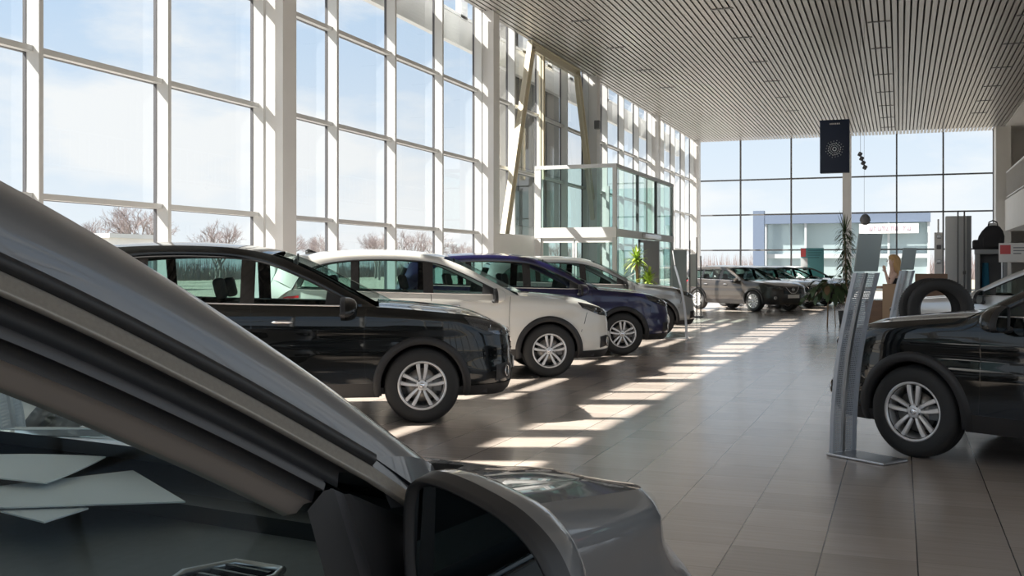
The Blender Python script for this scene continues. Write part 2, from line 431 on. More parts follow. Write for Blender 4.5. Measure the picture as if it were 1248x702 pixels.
# ------------------------------------------------------------ car builder
PLAN = [(.93, 0), (.925, .25), (.90, .48), (.84, .66), (.72, .785), (.52, .86), (.2, .897), (-.4, .905), (-1.3, .91), (-2.3, .905), (-2.9, .89), (-3.3, .86), (-3.55, .79), (-3.68, .62), (-3.72, .3), (-3.72, 0)]
SIDE_IN = [(.2, .09), (.3, .045), (.38, .02), (.5, .006), (.68, 0), (.80, .012), (.88, .006), (1.0, .018), (1.08, .04), (1.13, .055), (1.2, .065)]
FRONT_IN = [(.2, .14), (.28, .05), (.36, .015), (.48, 0), (.6, .02), (.7, .02), (.85, .05), (.93, .09), (1.0, .17)]
FRONT_NEAR = [(.2, .14), (.28, .05), (.36, .0), (.48, -.05), (.6, -.03), (.68, .01), (.76, .065), (.84, .13), (.90, .21), (1.0, .28)]
REAR_IN = [(.2, .16), (.35, .05), (.5, 0), (.62, 0), (.70, .035), (.9, .05), (1.05, .09), (1.2, .13)]
ZTOP = [(-3.72, .98), (-3.55, 1.05), (-3.40, 1.165), (-3.2, 1.17), (-2, 1.13), (-1, 1.105), (-.42, 1.09), (0, 1.055), (.4, 1.015), (.7, .965), (.85, .925), (.93, .90)]
RC = [(-.42, .80, 1.09), (-.7, .765, 1.245), (-1.0, .72, 1.41), (-1.3, .67, 1.545), (-1.55, .645, 1.615), (-1.9, .635, 1.655), (-2.4, .63, 1.665), (-2.9, .625, 1.64), (-3.3, .615, 1.59), (-3.5, .61, 1.54), (-3.58, .64, 1.38), (-3.67, .70, 1.18), (-3.72, .72, .98)]
DC = [(-.62, .835, 1.118), (-.85, .80, 1.235), (-1.1, .765, 1.36), (-1.4, .715, 1.485), (-1.7, .685, 1.545), (-2.2, .675, 1.565), (-2.7, .675, 1.545), (-3.05, .69, 1.48), (-3.25, .73, 1.36), (-3.36, .80, 1.18)]
DTAIL = [(-3.44, .80, 1.14), (-3.56, .76, 1.05), (-3.66, .73, .98)]

def wheel_meshes(style):
    W = {}
    t = MB(); prof = [(.205, -.09), (.23, -.105), (.30, -.11), (.335, -.10), (.352, -.075), (.355, 0), (.352, .075), (.335, .10), (.30, .11), (.23, .105), (.205, .09), (.205, -.09)]
    t.lathe(prof, M['rubber'], n=56)
    # tread grooves
    for h in (-.045, 0, .045): t.lathe([(.3565, h - .006), (.3575, h - .004), (.3575, h + .004), (.3565, h + .006)], M['plastic'], n=48)
    W['tyre'] = t
    r = MB(); r.lathe([(.222, .100), (.231, .106), (.217, .102), (.206, .088), (.200, .06), (.19, -.09), (.198, -.10)], M['alloy'], n=56)
    def spoke(a0, a1, w0, w1):
        # bar from hub (angle a0) to rim (angle a1)
        secs = []
        for k in range(7):
            q = k / 6; rad = .045 + (.213 - .045) * q; a = a0 + (a1 - a0) * q; w = w0 + (w1 - w0) * q
            h = .078 + .014 * math.sin(q * 2.0) ; d = .030
            cx, cz = rad * math.cos(a), rad * math.sin(a); tx, tz = -math.sin(a), math.cos(a)
            secs.append([(cx + tx * w * e1, h + e2, cz + tz * w * e1) for e1, e2 in ((-1, -d), (-.95, -.006), (-.6, 0), (.6, 0), (.95, -.006), (1, -d))])
        r.loft(secs, M['alloy'], True, True, False)
    if style == 'ten':
        for k in range(5):
            a = math.pi / 2 + k * 2 * math.pi / 5
            for sg in (-1, 1): spoke(a + sg * .30, a + sg * .185, .0125, .0200)
            # short web between the pair at the rim
    else:
        for k in range(12):
            a = k * math.pi / 6; spoke(a, a, .013, .032)
    r.lathe([(0, .088), (.040, .088), (.055, .082), (.060, .055), (.060, .03)], M['alloy'], n=28)
    for k in range(5):
        a = math.pi / 2 + math.pi / 5 + k * 2 * math.pi / 5
        r.lathe([(0, .086), (.009, .086), (.010, .074)], M['lampdark'], c=(.047 * math.cos(a), 0, .047 * math.sin(a)), n=8)
    W['rim'] = r
    W['hub_cap'] = MB().lathe([(0, .096), (.018, .096), (.026, .090), (.027, .084)], M['chrome'], n=20)
    d = MB(); d.lathe([(.06, .035), (.155, .035), (.155, .02), (.06, .02)], M['disc'], n=36); d.rbox(-.19, -.10, .0, .05, -.06, .06, M['dkgrey'], .015)
    W['brake_disc'] = d
    b = MB().lathe([(0, -.06), (.198, -.06)], M['plastic'], n=28); W['rim_back'] = b
    return W

def build_car(root, pt, fine=.045, lift=0, zk=1.0, hood_drop=0, wheels='ten', fg=False, raise_g=0, rear_len=0):
    """forward is +x, origin on the ground under the front axle"""
    def wz(x, z):      # height warp for lower cars / the near car
        if z > .6: z = .6 + (z - .6) * zk
        return z
    plan = catmull([(x, y, 0) for x, y in PLAN], 12)
    Ls = [0]
    for a, c in zip(plan, plan[1:]): Ls.append(Ls[-1] + (c - a).length)
    TOT = Ls[-1]
    def pl(s_):
        s_ = min(max(s_, 0), TOT - 1e-6)
        lo, hi = 0, len(Ls) - 2
        while lo < hi:
            mid = (lo + hi + 1) // 2
            if Ls[mid] <= s_: lo = mid
            else: hi = mid - 1
        u = (s_ - Ls[lo]) / (Ls[lo + 1] - Ls[lo]); p = plan[lo].lerp(plan[lo + 1], u)
        i0, i1 = max(0, lo - 1), min(len(plan) - 1, lo + 2); t = (plan[i1] - plan[i0]).normalized()
        if lo < 1: t = Vector((0, 1, 0))
        if lo > len(plan) - 4: t = Vector((0, -1, 0))
        return p, Vector((t.y, -t.x, 0))
    def ztop(x):
        z = smooth(x, ZTOP)
        if hood_drop and x > -.45: z -= .075 * min(1, (x + .45) / .1) + (hood_drop - .075) * min(1, max(0, x + .35) / .7)
        if fg and x < -.45: z -= .17 * min(1, (-x - .45) / .12) * min(1, max(0, (x + 3.4) / .3))
        return z
    def zbot(x): return .245 if x > -3.0 else .245 + (-(x + 3.0)) * .09
    def inset(z, x):
        wf = min(1, max(0, (x - .25) / .5)); wf = wf * wf * (3 - 2 * wf); wr = min(1, max(0, (-3.2 - x) / .4)); wr = wr * wr * (3 - 2 * wr)
        zt = ztop(x); zz = z
        if wf > 0: zf = z + (.90 - smooth(.93, ZTOP)) + hood_drop * wf * max(0, (z - .6) / .35)
        else: zf = z
        rt_ = max(0, 1 - (zt - z) / .07) ** 2 * .038 * min(1, max(0, (x + .45) / .15))
        return rt_ + (1 - wf - wr) * interp(zz, SIDE_IN) + wf * interp(zf, FRONT_NEAR if fg else FRONT_IN) + wr * interp(zz, REAR_IN)
    def S(s_, z, off=0):
        p, n = pl(s_)
        q = p + n * (off - inset(z, p.x)); return Vector((q.x, q.y, wz(q.x, z)))
    def side(x, z, off=0):
        lo, hi = 0.3, TOT - .3
        for _ in range(26):
            m = (lo + hi) / 2
            if S(m, z).x > x: lo = m
            else: hi = m
        return S(lo, z, off)
    def both(mb, name, parent=root, second=None, fixn=False):
        a = mb.build(name, parent, fixn); b_ = mb.mirror_y().build(second or name, parent, fixn)
        return a, b_
    AX = [0, -2.705]; WR = .355
    ARCH = .415
    # ---- side wall split into panels
    snaps = [side(x, .75) for x in (-.52, -1.55, -2.52)]
    def s_of(x):
        lo, hi = 0.3, TOT - .3
        for _ in range(30):
            m = (lo + hi) / 2
            if pl(m)[0].x > x: lo = m
            else: hi = m
        return lo
    sn = sorted([s_of(x) for x in (-.52, -1.55, -2.52)])
    ss = [0]; nseg = int(TOT / fine)
    ss = [TOT * i / nseg for i in range(nseg + 1)]
    for v in sn:
        k = min(range(len(ss)), key=lambda i: abs(ss[i] - v)); ss[k] = v
    NL, NU = 3, 20
    panels = {}
    def panel_of(x, z, s_):
        if z < .375 and -2.35 < x < -.40: return 'side_sill'
        if x > .40 and z < .66: return 'front_bumper'
        if x < -3.1 and z < .72: return 'rear_bumper'
        if z > .375:
            if -1.55 < x < -.52: return 'front_door'
            if -2.52 < x < -1.55: return 'rear_door'
        return 'body_shell' if x < -1.55 else 'front_wing'
    vs = []
    for s_ in ss:
        p, _n = pl(s_); zb, zt = zbot(p.x), ztop(p.x)
        lv = [zb + (.38 - zb) * i / NL for i in range(NL)] + [.38 + (zt - .38) * i / NU for i in range(NU + 1)]
        vs.append([(S(s_, z), z) for z in lv])
    nl = len(vs[0])
    for i in range(len(ss) - 1):
        for j in range(nl - 1):
            q = [vs[i][j], vs[i + 1][j], vs[i + 1][j + 1], vs[i][j + 1]]
            cx = sum(a[0].x for a in q) / 4; cz = sum(a[1] for a in q) / 4; cy = sum(a[0].y for a in q) / 4
            if cy > .6 and any(math.hypot(cx - ax, cz - WR) < ARCH for ax in AX): continue
            panels.setdefault(panel_of(cx, cz, ss[i]), []).append((i, j))
    for nm, cells in panels.items():
        mb = MB(); idx = {}; V = []; Fc = []
        for i, j in cells:
            f = []
            for a, b_ in ((i, j), (i, j + 1), (i + 1, j + 1), (i + 1, j)):
                if (a, b_) not in idx:
                    idx[(a, b_)] = len(V); V.append(vs[a][b_][0])
                f.append(idx[(a, b_)])
            Fc.append(f)
        m_ = M['plastic'] if nm == 'side_sill' else pt
        mb.add(V, Fc, m_, True)
        if nm in ('front_bumper', 'rear_bumper', 'side_sill'):
            # join the two halves / thicken
            if nm != 'side_sill':
                t = mb.mirror_y(); mb.add(t.v, t.f, m_, True)
                mb.build(nm, root)
                continue
        a, b_ = both(mb, nm)
        if nm.endswith('door'):
            x0 = -1.38 if nm == 'front_door' else -2.36
            hb = MB(); pts = [side(x0 + .19 * k / 8, .955 + .006 * math.sin(k / 8 * math.pi), .012 + .028 * math.sin(math.pi * k / 8) ** .6) for k in range(9)]
            hb.tube(pts, [.006] + [.014] * 7 + [.006], M['chrome'] if pt is not PW else M['chrome'], 8)
            cup = [[side(x0 + .05 + .10 * i / 6, .925 + .03 * k / 3, .0025) for k in range(4)] for i in range(7)]
            hb.grid(cup, M['satin'])
            hb.build('door_handle', a); hb.mirror_y().build('door_handle', b_)
    # ---- shut lines
    sm_ = MB()
    def strip(pts, w=.006, off=.0015, m=None):
        rows_ = []
        for k, (x, z) in enumerate(pts):
            a = pts[max(0, k - 1)]; c = pts[min(len(pts) - 1, k + 1)]; dx, dz = c[0] - a[0], c[1] - a[1]; l = math.hypot(dx, dz) or 1
            nx, nz = -dz / l * w / 2, dx / l * w / 2
            rows_.append([side(x - nx, z - nz, off), side(x + nx, z + nz, off)])
        sm_.grid(rows_, m or M['gloss'], False)
    strip([(-.52 - .02 * math.sin(k / 10 * math.pi), .39 + k / 10 * .69) for k in range(11)])
    strip([(-1.55 - .02 * k / 10, .39 + k / 10 * .72) for k in range(11)])
    rr_ = [(-2.30, .39), (-2.28, .5)] + [(-2.705 + .47 * math.cos(a), .355 + .47 * math.sin(a)) for a in [R_(v) for v in (22, 35, 48, 60)]] + [(-2.50, .90), (-2.56, 1.02), (-2.60, 1.13)]
    strip(rr_)
    strip([(-.52 - 2.0 * k / 20, .385) for k in range(21)], .008)
    (None if fg else strip([(.43, .60), (.48, .72), (.52, .86)], .006))   # wing to bumper
    both(sm_, 'shut_lines')
    # ---- belt moulding
    bm_ = MB()
    bm_.tube([side(-.62 - 2.72 * k / 30, ztop(-.62 - 2.72 * k / 30) + .004, .004) for k in range(31)], .008, M['gloss'] if fg else M['chrome'], 6); both(bm_, 'window_moulding')
    # ---- arch cladding
    for ax in AX:
        ab = MB(); rows_ = []
        for k in range(41):
            a = R_(-14 + 208 * k / 40)
            row = []
            for r_, off, inn in ((.385, -.07, 0), (.388, .016, 0), (.452, .016, 0), (.462, -.002, 0)):
                x, z = ax + r_ * math.cos(a), WR + r_ * math.sin(a); row.append(side(x, max(z, .25), off))
            rows_.append(row)
        ab.grid(rows_, M['plastic'], True); both(ab, 'wheel_arch_moulding')
        # liner
        lb = MB(); rows_ = []
        for k in range(25):
            a = R_(-10 + 200 * k / 24); rows_.append([(ax + .40 * math.cos(a), .86, WR + .40 * math.sin(a)), (ax + .40 * math.cos(a), .48, WR + .40 * math.sin(a))])
        lb.grid(rows_, M['plastic']); lb.add([(ax, .48, WR)] + [(r[1]) for r in rows_], [(0, i, i + 1) for i in range(1, 25)], M['plastic'])
        both(lb, 'wheel_liner')
    # ---- floor pan, blocks light underneath
    fb = MB(); fb.box(-3.45, .62, -.80, .80, .27, .33, M['plastic']); fb.box(-2.25, -.45, .72, .84, .30, .95, M['plastic']); fb.box(-2.25, -.45, -.84, -.72, .30, .95, M['plastic'])
    fb.box(-.50, -.44, -.7, .7, .3, 1.0, M['plastic']); fb.box(-3.5, -2.4, -.48, .48, .3, .85, M['plastic']); fb.box(.45, .6, -.6, .6, .3, .8, M['plastic']); fb.build('floor_pan', root)
    # ---- hood
    def crown(x): return interp(x, [(-.42, .05), (0, .055), (.4, .05), (.7, .032), (.88, .012), (.93, 0)])
    hb = MB(); rows_ = []
    s_h = [s_of(-.40) * i / 46 for i in range(47)]
    for s_ in s_h:
        p, _n = pl(s_); zt = ztop(p.x); e = S(s_, zt)
        row = []
        for k in range(25):
            t = -1 + 2 * k / 24; cr_ = crown(p.x) * (1 - t * t) * (.15 if fg else 1)
            ridge = .012 * math.exp(-((abs(t) - .72) / .10) ** 2) * min(1, max(0, (.8 - p.x) / .4))
            row.append((e.x + .0 * (1 - t * t), e.y * t, e.z + (cr_ + ridge) * zk))
        rows_.append(row)
    hb.grid(rows_, pt, True, True); hb.build('hood', root)
    # hood shut line near the wing top
    hs = MB(); rows_ = [[Vector((r[22][0], r[22][1], r[22][2] + .0015)), Vector((r[22][0], r[22][1] + .006, r[22][2] + .001))] for r in rows_[6:]]
    hs.grid(rows_, M['gloss'], False); both(hs, 'hood_shut_line')
    # ---- greenhouse curves
    def lift_g(P): return [(x, y, z + (raise_g * min(1, max(0, (-x - .42) / .35)) if raise_g else 0)) for x, y, z in P]
    Rc = [Vector((p.x, p.y, wz(p.x, p.z))) for p in catmull(lift_g(RC), 8)]; Dc = [Vector((p.x, p.y, wz(p.x, p.z))) for p in catmull(lift_g(DC), 8)]
    # rail strip between R (outer) and D: same number of samples, R cut where D ends
    nR = [i for i, p in enumerate(Rc) if p.x > -3.5 or True]
    iR = 8 * 10   # around the end of roof
    N = 64
    Ra = resample(Rc[:iR + 4], N); Da = resample(Dc, N)
    rb_ = MB(); rows_ = []
    foot = [Vector(side(-.43, ztop(-.43) - .0)), Vector(side(-.62, ztop(-.62)))]
    for k in range(N + 1):
        a, d = Ra[k], Da[k]; row = []
        for q in range(7):
            u = q / 6; p = a.lerp(d, u); bul = .016 * math.sin(math.pi * u); row.append((p.x, p.y + bul, p.z + bul * .5))
        rows_.append(row)
    rb_.grid(rows_, pt, True)
    tail_R = resample(Rc[iR + 3:], 8); tail_D = resample([Dc[-1]] + [Vector((x, y, wz(x, z))) for x, y, z in DTAIL], 8)
    rb_.grid([[tail_R[k].lerp(tail_D[k], u / 3) for u in range(4)] for k in range(9)], pt, True)
    # foot of the pillar down to the belt
    rb_.grid([[rows_[0][q], Vector(rows_[0][q]) + Vector((.03, .012, -.07))] for q in range(7)], pt, True)
    both(rb_, 'roof_pillar')
    # sail panel at the mirror
    sp = MB(); a = Da[0]; b0 = side(-.64, ztop(-.64), -.005); sp.add([tuple(a), tuple(side(-.90, ztop(-.90), -.004)), tuple(Dc[9] + Vector((0, .0, 0))), tuple(b0)], [(0, 3, 1, 2)], M['plastic'])
    if not fg: both(sp, 'mirror_sail')
    # ---- roof, windscreen, tailgate
    i_ws = 8 * 3 + 3          # windscreen top
    i_rt = 8 * 9
    rf = MB(); rows_ = []
    for k in range(i_ws, i_rt + 3):
        p = Rc[k]; u = (k - i_ws) / (i_rt - i_ws); row = []
        fr = max(0, 1 - (k - i_ws) / 10)
        for q in range(17):
            t = -1 + q / 8; g_ = 1 - t * t; row.append((p.x + .07 * g_ * fr, p.y * t, p.z + .045 * g_ ** .8))
        rows_.append(row)
    rf.grid(rows_, pt, True, True); rf.build('roof', root)
    ws = MB(); rows_ = []
    for k in range(0, i_ws + 1):
        p = Rc[k]; u = k / i_ws; row = []
        for q in range(17):
            t = -1 + q / 8; g_ = 1 - t * t; row.append((p.x + (.20 * (1 - u) + .07 * u) * g_, p.y * t, p.z + (.018 + .022 * u) * g_ - (.085 * (1 - u) ** 2 * min(1, g_ * 2.5) if fg else 0)))
        rows_.append(row)
    ws.grid(rows_, M['clearcar'], True, True); ws.build('windscreen', root)
    cw = MB(); cw.grid([[Vector(r) + Vector((0, 0, .003)), Vector(r) + Vector((.09, 0, -.015))] for r in rows_[0]], M['plastic'], True); cw.build('cowl', root)
    tg = MB(); rows_ = []
    i0 = i_rt + 2
    for k in range(i0, len(Rc)):
        p = Rc[k]; row = []
        for q in range(17):
            t = -1 + q / 8; g_ = 1 - t * t; row.append((p.x - .05 * g_, p.y * t, p.z + .03 * g_ * max(0, 1 - (k - i0) / 8)))
        rows_.append(row)
    ng = max(2, int((len(rows_)) * .62))
    tgb = MB().grid(rows_[ng:], pt, True, True); tgb.build('tailgate', root)
    MB().grid(rows_[3:ng + 1], M['darkglass'], True, True).build('rear_window', root)
    MB().grid(rows_[:4], pt, True, True).build('roof_spoiler', root)
    # ---- side glass: between D and belt
    def dz_at(x):
        best = None
        for a, b_ in zip(Dc, Dc[1:]):
            if (a.x - x) * (b_.x - x) <= 0 and a.x != b_.x:
                u = (x - a.x) / (b_.x - a.x); return a.lerp(b_, u)
        return None
    def glass_part(nm, xa, xb, m, n=14, yo=0):
        gb = MB(); rows_ = []
        for k in range(n + 1):
            x = xa + (xb - xa) * k / n; t = dz_at(x); bt = side(x, min(ztop(x), 1.165), -.008)
            if t is None: continue
            rows_.append([(x, bt.y + (t.y - bt.y) * u / 5 + yo, bt.z + (t.z - bt.z) * u / 5) for u in range(6)])
        gb.grid(rows_, m, True, True); return both(gb, nm)
    glass_part('front_side_window', -.66, -1.55, M['nearglass'] if fg else M['carglass'], yo=-.045 if fg else 0)
    glass_part('rear_side_window', -1.66, -2.52, M['darkglass'])
    glass_part('quarter_window', -2.60, -3.30, M['darkglass'])
    for xa, xb in ((-1.54, -1.67), (-2.51, -2.61)):
        pb = MB(); rows_ = []
        for x in (xa, xb):
            t = dz_at(x); bt = side(x, ztop(x), -.002); rows_.append([(x, bt.y + (t.y - bt.y) * u / 5 + .004, bt.z + (t.z - bt.z) * u / 5) for u in range(6)])
        pb.grid(rows_, M['gloss'], True, True); both(pb, 'door_pillar')
    tb = MB(); tb.tube([tuple(p + Vector((0, .004, -.002))) for p in Dc], .009, M['plastic'], 6); both(tb, 'window_seal')
    # ---- lamps
    hl = MB(); rows_ = []; lz = MB()
    for k in range(15):
        s_ = .40 + .78 * k / 14; u = k / 14; p, _n = pl(s_); zt = ztop(p.x) - .018
        z1 = min(zt, .90 - hood_drop * .8 + .11 * u + (0 if u < .8 else 0)); z0 = .785 - hood_drop * .8 + .06 * u + .10 * max(0, u - .55) / .45 * .9
        if u > .97: z0 = z1 - .008
        rows_.append([S(s_, z0 + (z1 - z0) * q / 5, .004) for q in range(6)])
    hl.grid(rows_, M['lampdark'], True, True)
    for k in (3, 6, 9):
        c_ = rows_[k][2]; hl.lathe([(0, -.004), (.022, .0), (.03, .008)], M['chrome'], 'x', (c_.x, c_.y, c_.z), 14)
    a, b_ = both(hl, 'headlight')
    lz.grid([[r[q] + Vector((.008, .008, 0)) for q in range(6)] for r in rows_], M['lens'], True, True)
    lz.build('headlight_lens', a); lz.mirror_y().build('headlight_lens', b_)
    gr = MB(); rows_ = []
    for k in range(13):
        s_ = .40 * k / 12; rows_.append([S(s_, .60 + .24 * q / 5 - hood_drop * .5, .006) for q in range(6)])
    gr.grid(rows_, M['gloss'], True, True)
    for q in range(5): gr.tube([S(.38 * k / 6, .62 + .05 * q - hood_drop * .5, .012) for k in range(7)], .005, M['plastic'], 6)
    t = gr.mirror_y(); gr.add(t.v, t.f, M['gloss'], True)
    go = gr.build('grille', root)
    cv = MB(); 
    for sg in (1, -1):
        pts = [S(abs(v), z - hood_drop * .5, .016) for v, z in ((.30, .86), (.24, .78), (.17, .69), (.10, .63), (0, .62))]
        cv.tube([(p.x, p.y * sg, p.z) for p in pts], .013, M['chrome'], 8)
    c0 = S(0, .76 - hood_drop * .5, .022); cv.tube([(c0.x, .055 * math.cos(a), c0.z + .055 * math.sin(a)) for a in [2 * math.pi * k / 20 for k in range(20)]], .008, M['chrome'], 6, True)
    cv.box(c0.x - .006, c0.x + .006, -.07, .07, c0.z - .013, c0.z + .013, M['chrome'])
    cv.build('grille_emblem', go)
    lo_ = MB(); rows_ = [[S(.50 * k / 12, .31 + .14 * q / 3, .005) for q in range(4)] for k in range(13)]
    lo_.grid(rows_, M['plastic'], True, True); rows_ = [[S(.50 + .75 * k / 12, .25 + (.12 - .03 * k / 12) * q / 3, .006) for q in range(4)] for k in range(13)]
    lo_.grid(rows_, M['plastic'], True, True); t = lo_.mirror_y(); lo_.add(t.v, t.f, M['plastic'], True); lo_.build('lower_grille', root)
    fl = MB(); rows_ = [[S(.60 + .26 * k / 8, .40 + .15 * q / 4 - .02 * abs(k - 4) / 4, .006) for q in range(5)] for k in range(9)]; fl.grid(rows_, M['plastic'], True, True)
    c_ = S(.72, .47, .012); fl.tube([(c_.x - .02 * math.sin(a) , c_.y + .048 * math.sin(a), c_.z + .048 * math.cos(a)) for a in [2 * math.pi * k / 18 for k in range(18)]], .007, M['chrome'], 6, True)
    fl.lathe([(0, .0), (.04, .002)], M['alloy'], 'x', (c_.x - .005, c_.y, c_.z), 16); both(fl, 'fog_lamp')
    tl = MB(); rows_ = []
    sE = TOT - .30; sB = s_of(-3.28)
    for k in range(13):
        s_ = sB + (sE - .12 - sB) * k / 12; u = k / 12; p, _n = pl(s_); zt = ztop(p.x); z1 = min(zt - .01, 1.10 - .06 * u); z0 = .88 + .03 * (1 - u)
        if u < .1: z0 = z1 - .03
        z1 = max(z1, z0 + .02)
        rows_.append([S(s_, z0 + (z1 - z0) * q / 4, .008) for q in range(5)])
    tl.grid(rows_, M['red'], True, True); tl.grid([[r[1] + Vector((-.003, .003, 0)), r[2] + Vector((-.003, .003, 0))] for r in rows_[3:]], M['signwhite'], True, True); both(tl, 'tail_light')
    npb = MB(); c1 = S(0, .50, .016); npb.box(c1.x - .004, c1.x + .008, -.26, .26, .46, .57, M['signwhite']); npb.build('number_plate', root)
    # ---- mirrors
    OUT = [(-.105, -.07), (-.110, .0), (-.107, .06), (-.093, .080), (-.06, .080), (-.01, .066), (.04, .045), (.08, .012), (.103, -.028), (.107, -.058), (.095, -.083), (.04, -.097), (-.06, -.092)]
    OUT = [(p.x, p.y) for p in catmull([(a, b_, 0) for a, b_ in OUT + [OUT[0]]], 4)[:-1]]
    mc = Vector((-.60 if fg else -.74, 1.01 - (.015 if fg else 0), wz(0, 1.10) - (.07 if fg else 0)))
    ms = MB(); steps = [(-.004, .90), (-.016, .96), (-.016, 1.0), (.0, 1.03), (.03, 1.06)]; cap = [(.03, 1.06), (.06, 1.03), (.09, .93), (.115, .75), (.13, .50), (.136, .22), (.137, .01)]
    def rg(st): return [[(mc.x + h, mc.y + a * k, mc.z + b_ * k) for a, b_ in OUT] for h, k in st]
    ms.loft(rg(steps), M['plastic'], True); 
    ms.tube([(mc.x + .03, mc.y - .07, mc.z - .07), (mc.x - .0, .88, mc.z - .085), (mc.x - .02, .86, mc.z - .088)], .028, M['plastic'], 10)
    a, b_ = both(ms, 'door_mirror', fixn=True)
    cp = MB().loft(rg(cap), pt, True); cp.build('mirror_cap', a, True); cp.mirror_y().build('mirror_cap', b_, True)
    gl = MB(); gl.add([(mc.x - .006, mc.y + a_ * .90, mc.z + b__ * .90) for a_, b__ in OUT], [tuple(range(len(OUT)))], M['mirror']); gl.build('mirror_glass', a); gl.mirror_y().build('mirror_glass', b_)
    # ---- cabin
    def seat(nm, x, y, w, parent=root):
        sb = MB(); sb.rbox(x - .25, x + .27, y - w / 2, y + w / 2, .42, .60, M['seat'], .06)
        mt = Matrix.Translation((x - .24, y, .58)) @ Matrix.Rotation(R_(-14), 4, 'Y')
        sb.rbox(-.07, .07, -w / 2, w / 2, 0, .56 * zk, M['seat'], .06, mt)
        so_ = sb.build(nm, parent)
        hb = MB(); 
        for dy in ((0,) if w < .7 else (-.36, .36)): hb.rbox(-.05, .05, dy - .12, dy + .12, .60 * zk, .80 * zk, M['seat'], .04, mt)
        hb.build('headrest', so_)
    seat('front_seat', -1.50, .37, .50); seat('front_seat', -1.50, -.37, .50); seat('rear_seat', -2.45, 0, 1.25)
    db = MB(); rows_ = []
    DZ = wz(0, 1.0) - (.06 if fg else 0)
    for x, z in ((-.30, DZ + .045), (-.42, DZ + .04), (-.6, DZ + .03), (-.78, DZ + .01), (-.86, DZ - .04), (-.88, DZ - .12), (-.84, DZ - .25), (-.75, DZ - .4)):
        rows_.append([(x + .12 * (1 - (y_ / .74) ** 2) * (1 if x > -.5 else .2), y_, z + .02 * math.exp(-((y_ - .37) / .2) ** 2) * (1 if x < -.55 else 0)) for y_ in [-.76 + 1.52 * k / 24 for k in range(25)]])
    db.grid(rows_, M['dash'], True, True); do = db.build('dashboard', root)
    sw = MB(); mt = Matrix.Translation((-1.02, .37, DZ - .10)) @ Matrix.Rotation(R_(-65), 4, 'Y')
    sw.tube([tuple(mt @ Vector((.18 * math.cos(a), .18 * math.sin(a), 0))) for a in [2 * math.pi * k / 28 for k in range(28)]], .014, M['satin'], 8, True)
    for a in (0, 2.2, -2.2): sw.tube([tuple(mt @ Vector((0, 0, -.02))), tuple(mt @ Vector((-.17 * math.cos(a), .17 * math.sin(a), 0)))], .018, M['satin'], 8)
    sw.tube([tuple(mt @ Vector((0, 0, -.03))), tuple(mt @ Vector((0, 0, -.25)))], .03, M['satin'], 8)
    sw.build('steering_wheel', root)
    rm = MB(); rm.rbox(-.02, .02, -.12, .12, -.035, .035, M['satin'], .02, Matrix.Translation((-1.22, 0, wz(0, 1.52)))); rm.tube([(-1.2, 0, wz(0, 1.53)), (-1.2, 0, wz(0, 1.60))], .012, M['satin'], 6); rm.build('rear_view_mirror', root)
    an = MB(); px, pz = -3.15, wz(0, 1.66); an.loft([[(px + .09, .003, pz - .02), (px + .09, -.003, pz - .02), (px + .09, 0, pz)], [(px - .05, .018, pz - .02), (px - .05, -.018, pz - .02), (px - .05, 0, pz + .055)], [(px - .09, .012, pz - .02), (px - .09, -.012, pz - .02), (px - .09, 0, pz + .03)]], M['gloss'], True, True); an.build('roof_aerial', root)
    ex = MB(); ex.rbox(-2.34, -2.18, .60, .80, .18, .34, M['plastic'], .02); 
    # ---- wheels
    W = WHEELS[wheels]
    for ax in AX:
        for sg in (1, -1):
            o = bpy.data.objects.new('wheel', W['tyre']); COL.objects.link(o); o.parent = root; o.location = (ax, .785 * sg, WR)
            o.rotation_euler = (0, 0, 0 if sg == 1 else math.pi)
            for nm in ('rim', 'hub_cap', 'brake_disc', 'rim_back'):
                c = bpy.data.objects.new(nm, W[nm]); COL.objects.link(c); c.parent = o
    return dict(S=S, side=side, Dc=Dc, Rc=Rc, ztop=ztop, DZ=DZ, Ra=Ra, Da=Da)

WHEELS = {}
for st in ('ten', 'cap'):
    WHEELS[st] = {}
    for k, mb in wheel_meshes(st).items():
        o = mb.build(k); WHEELS[st][k] = o.data; bpy.data.objects.remove(o)

# ------------------------------------------------------------ cars of the window row
def put(o, x, y, deg, label, group=None):
    o.location = (x, y, 0); o.rotation_euler = (0, 0, R_(deg)); o['label'] = label; o['category'] = 'car'
    if group: o['group'] = group
    return o
suv = thing('parked_car', '', 'car')
build_car(suv, PB)
index_kids()
RA = 28
put(suv, -4.61, 9.71, RA, 'black SUV in the window row, nearest the camera beyond the pillar')
c = copy_tree(suv, None, {PB: PW}); put(c, -4.78, 14.03, RA, 'pearl white SUV parked between the black and the dark blue SUVs')
c = copy_tree(suv, None, {PB: PU}); put(c, -4.74, 17.80, RA, 'dark blue SUV in the window row behind the white one')
c = copy_tree(suv, None, {PB: PS}); put(c, -5.17, 22.55, RA, 'silver grey SUV at the far end of the window row by the entrance')
c = copy_tree(suv, None, {PB: PL}); put(c, -4.66, 5.53, RA, 'light silver car hidden behind the near windscreen pillar, only its wheel arch shows')
c = copy_tree(suv, None, {PB: PB}); put(c, .53, 9.38, 150, 'black SUV on the right with its nose behind the tall perforated stand')
low = thing('parked_car', '', 'car')
build_car(low, PR, zk=.84, wheels='cap')
index_kids()
put(low, -4.0, 35.9, -38, 'bronze grey low car with white wheel covers, nearest of the far row')
c = copy_tree(low, None, {PR: PS}); put(c, -3.6, 39.0, -38, 'silver car second in the far row, directly behind the bronze one')
c = copy_tree(low, None, {PR: PB}); put(c, -3.2, 42.0, -38, 'black car third in the far row below the end glass')
c = copy_tree(low, None, {PR: PW}); put(c, -2.8, 45.0, -38, 'white car farthest back in the far row before the teal poster')
mid = thing('parked_car', '', 'car')
build_car(mid, PL, zk=.92)
index_kids()
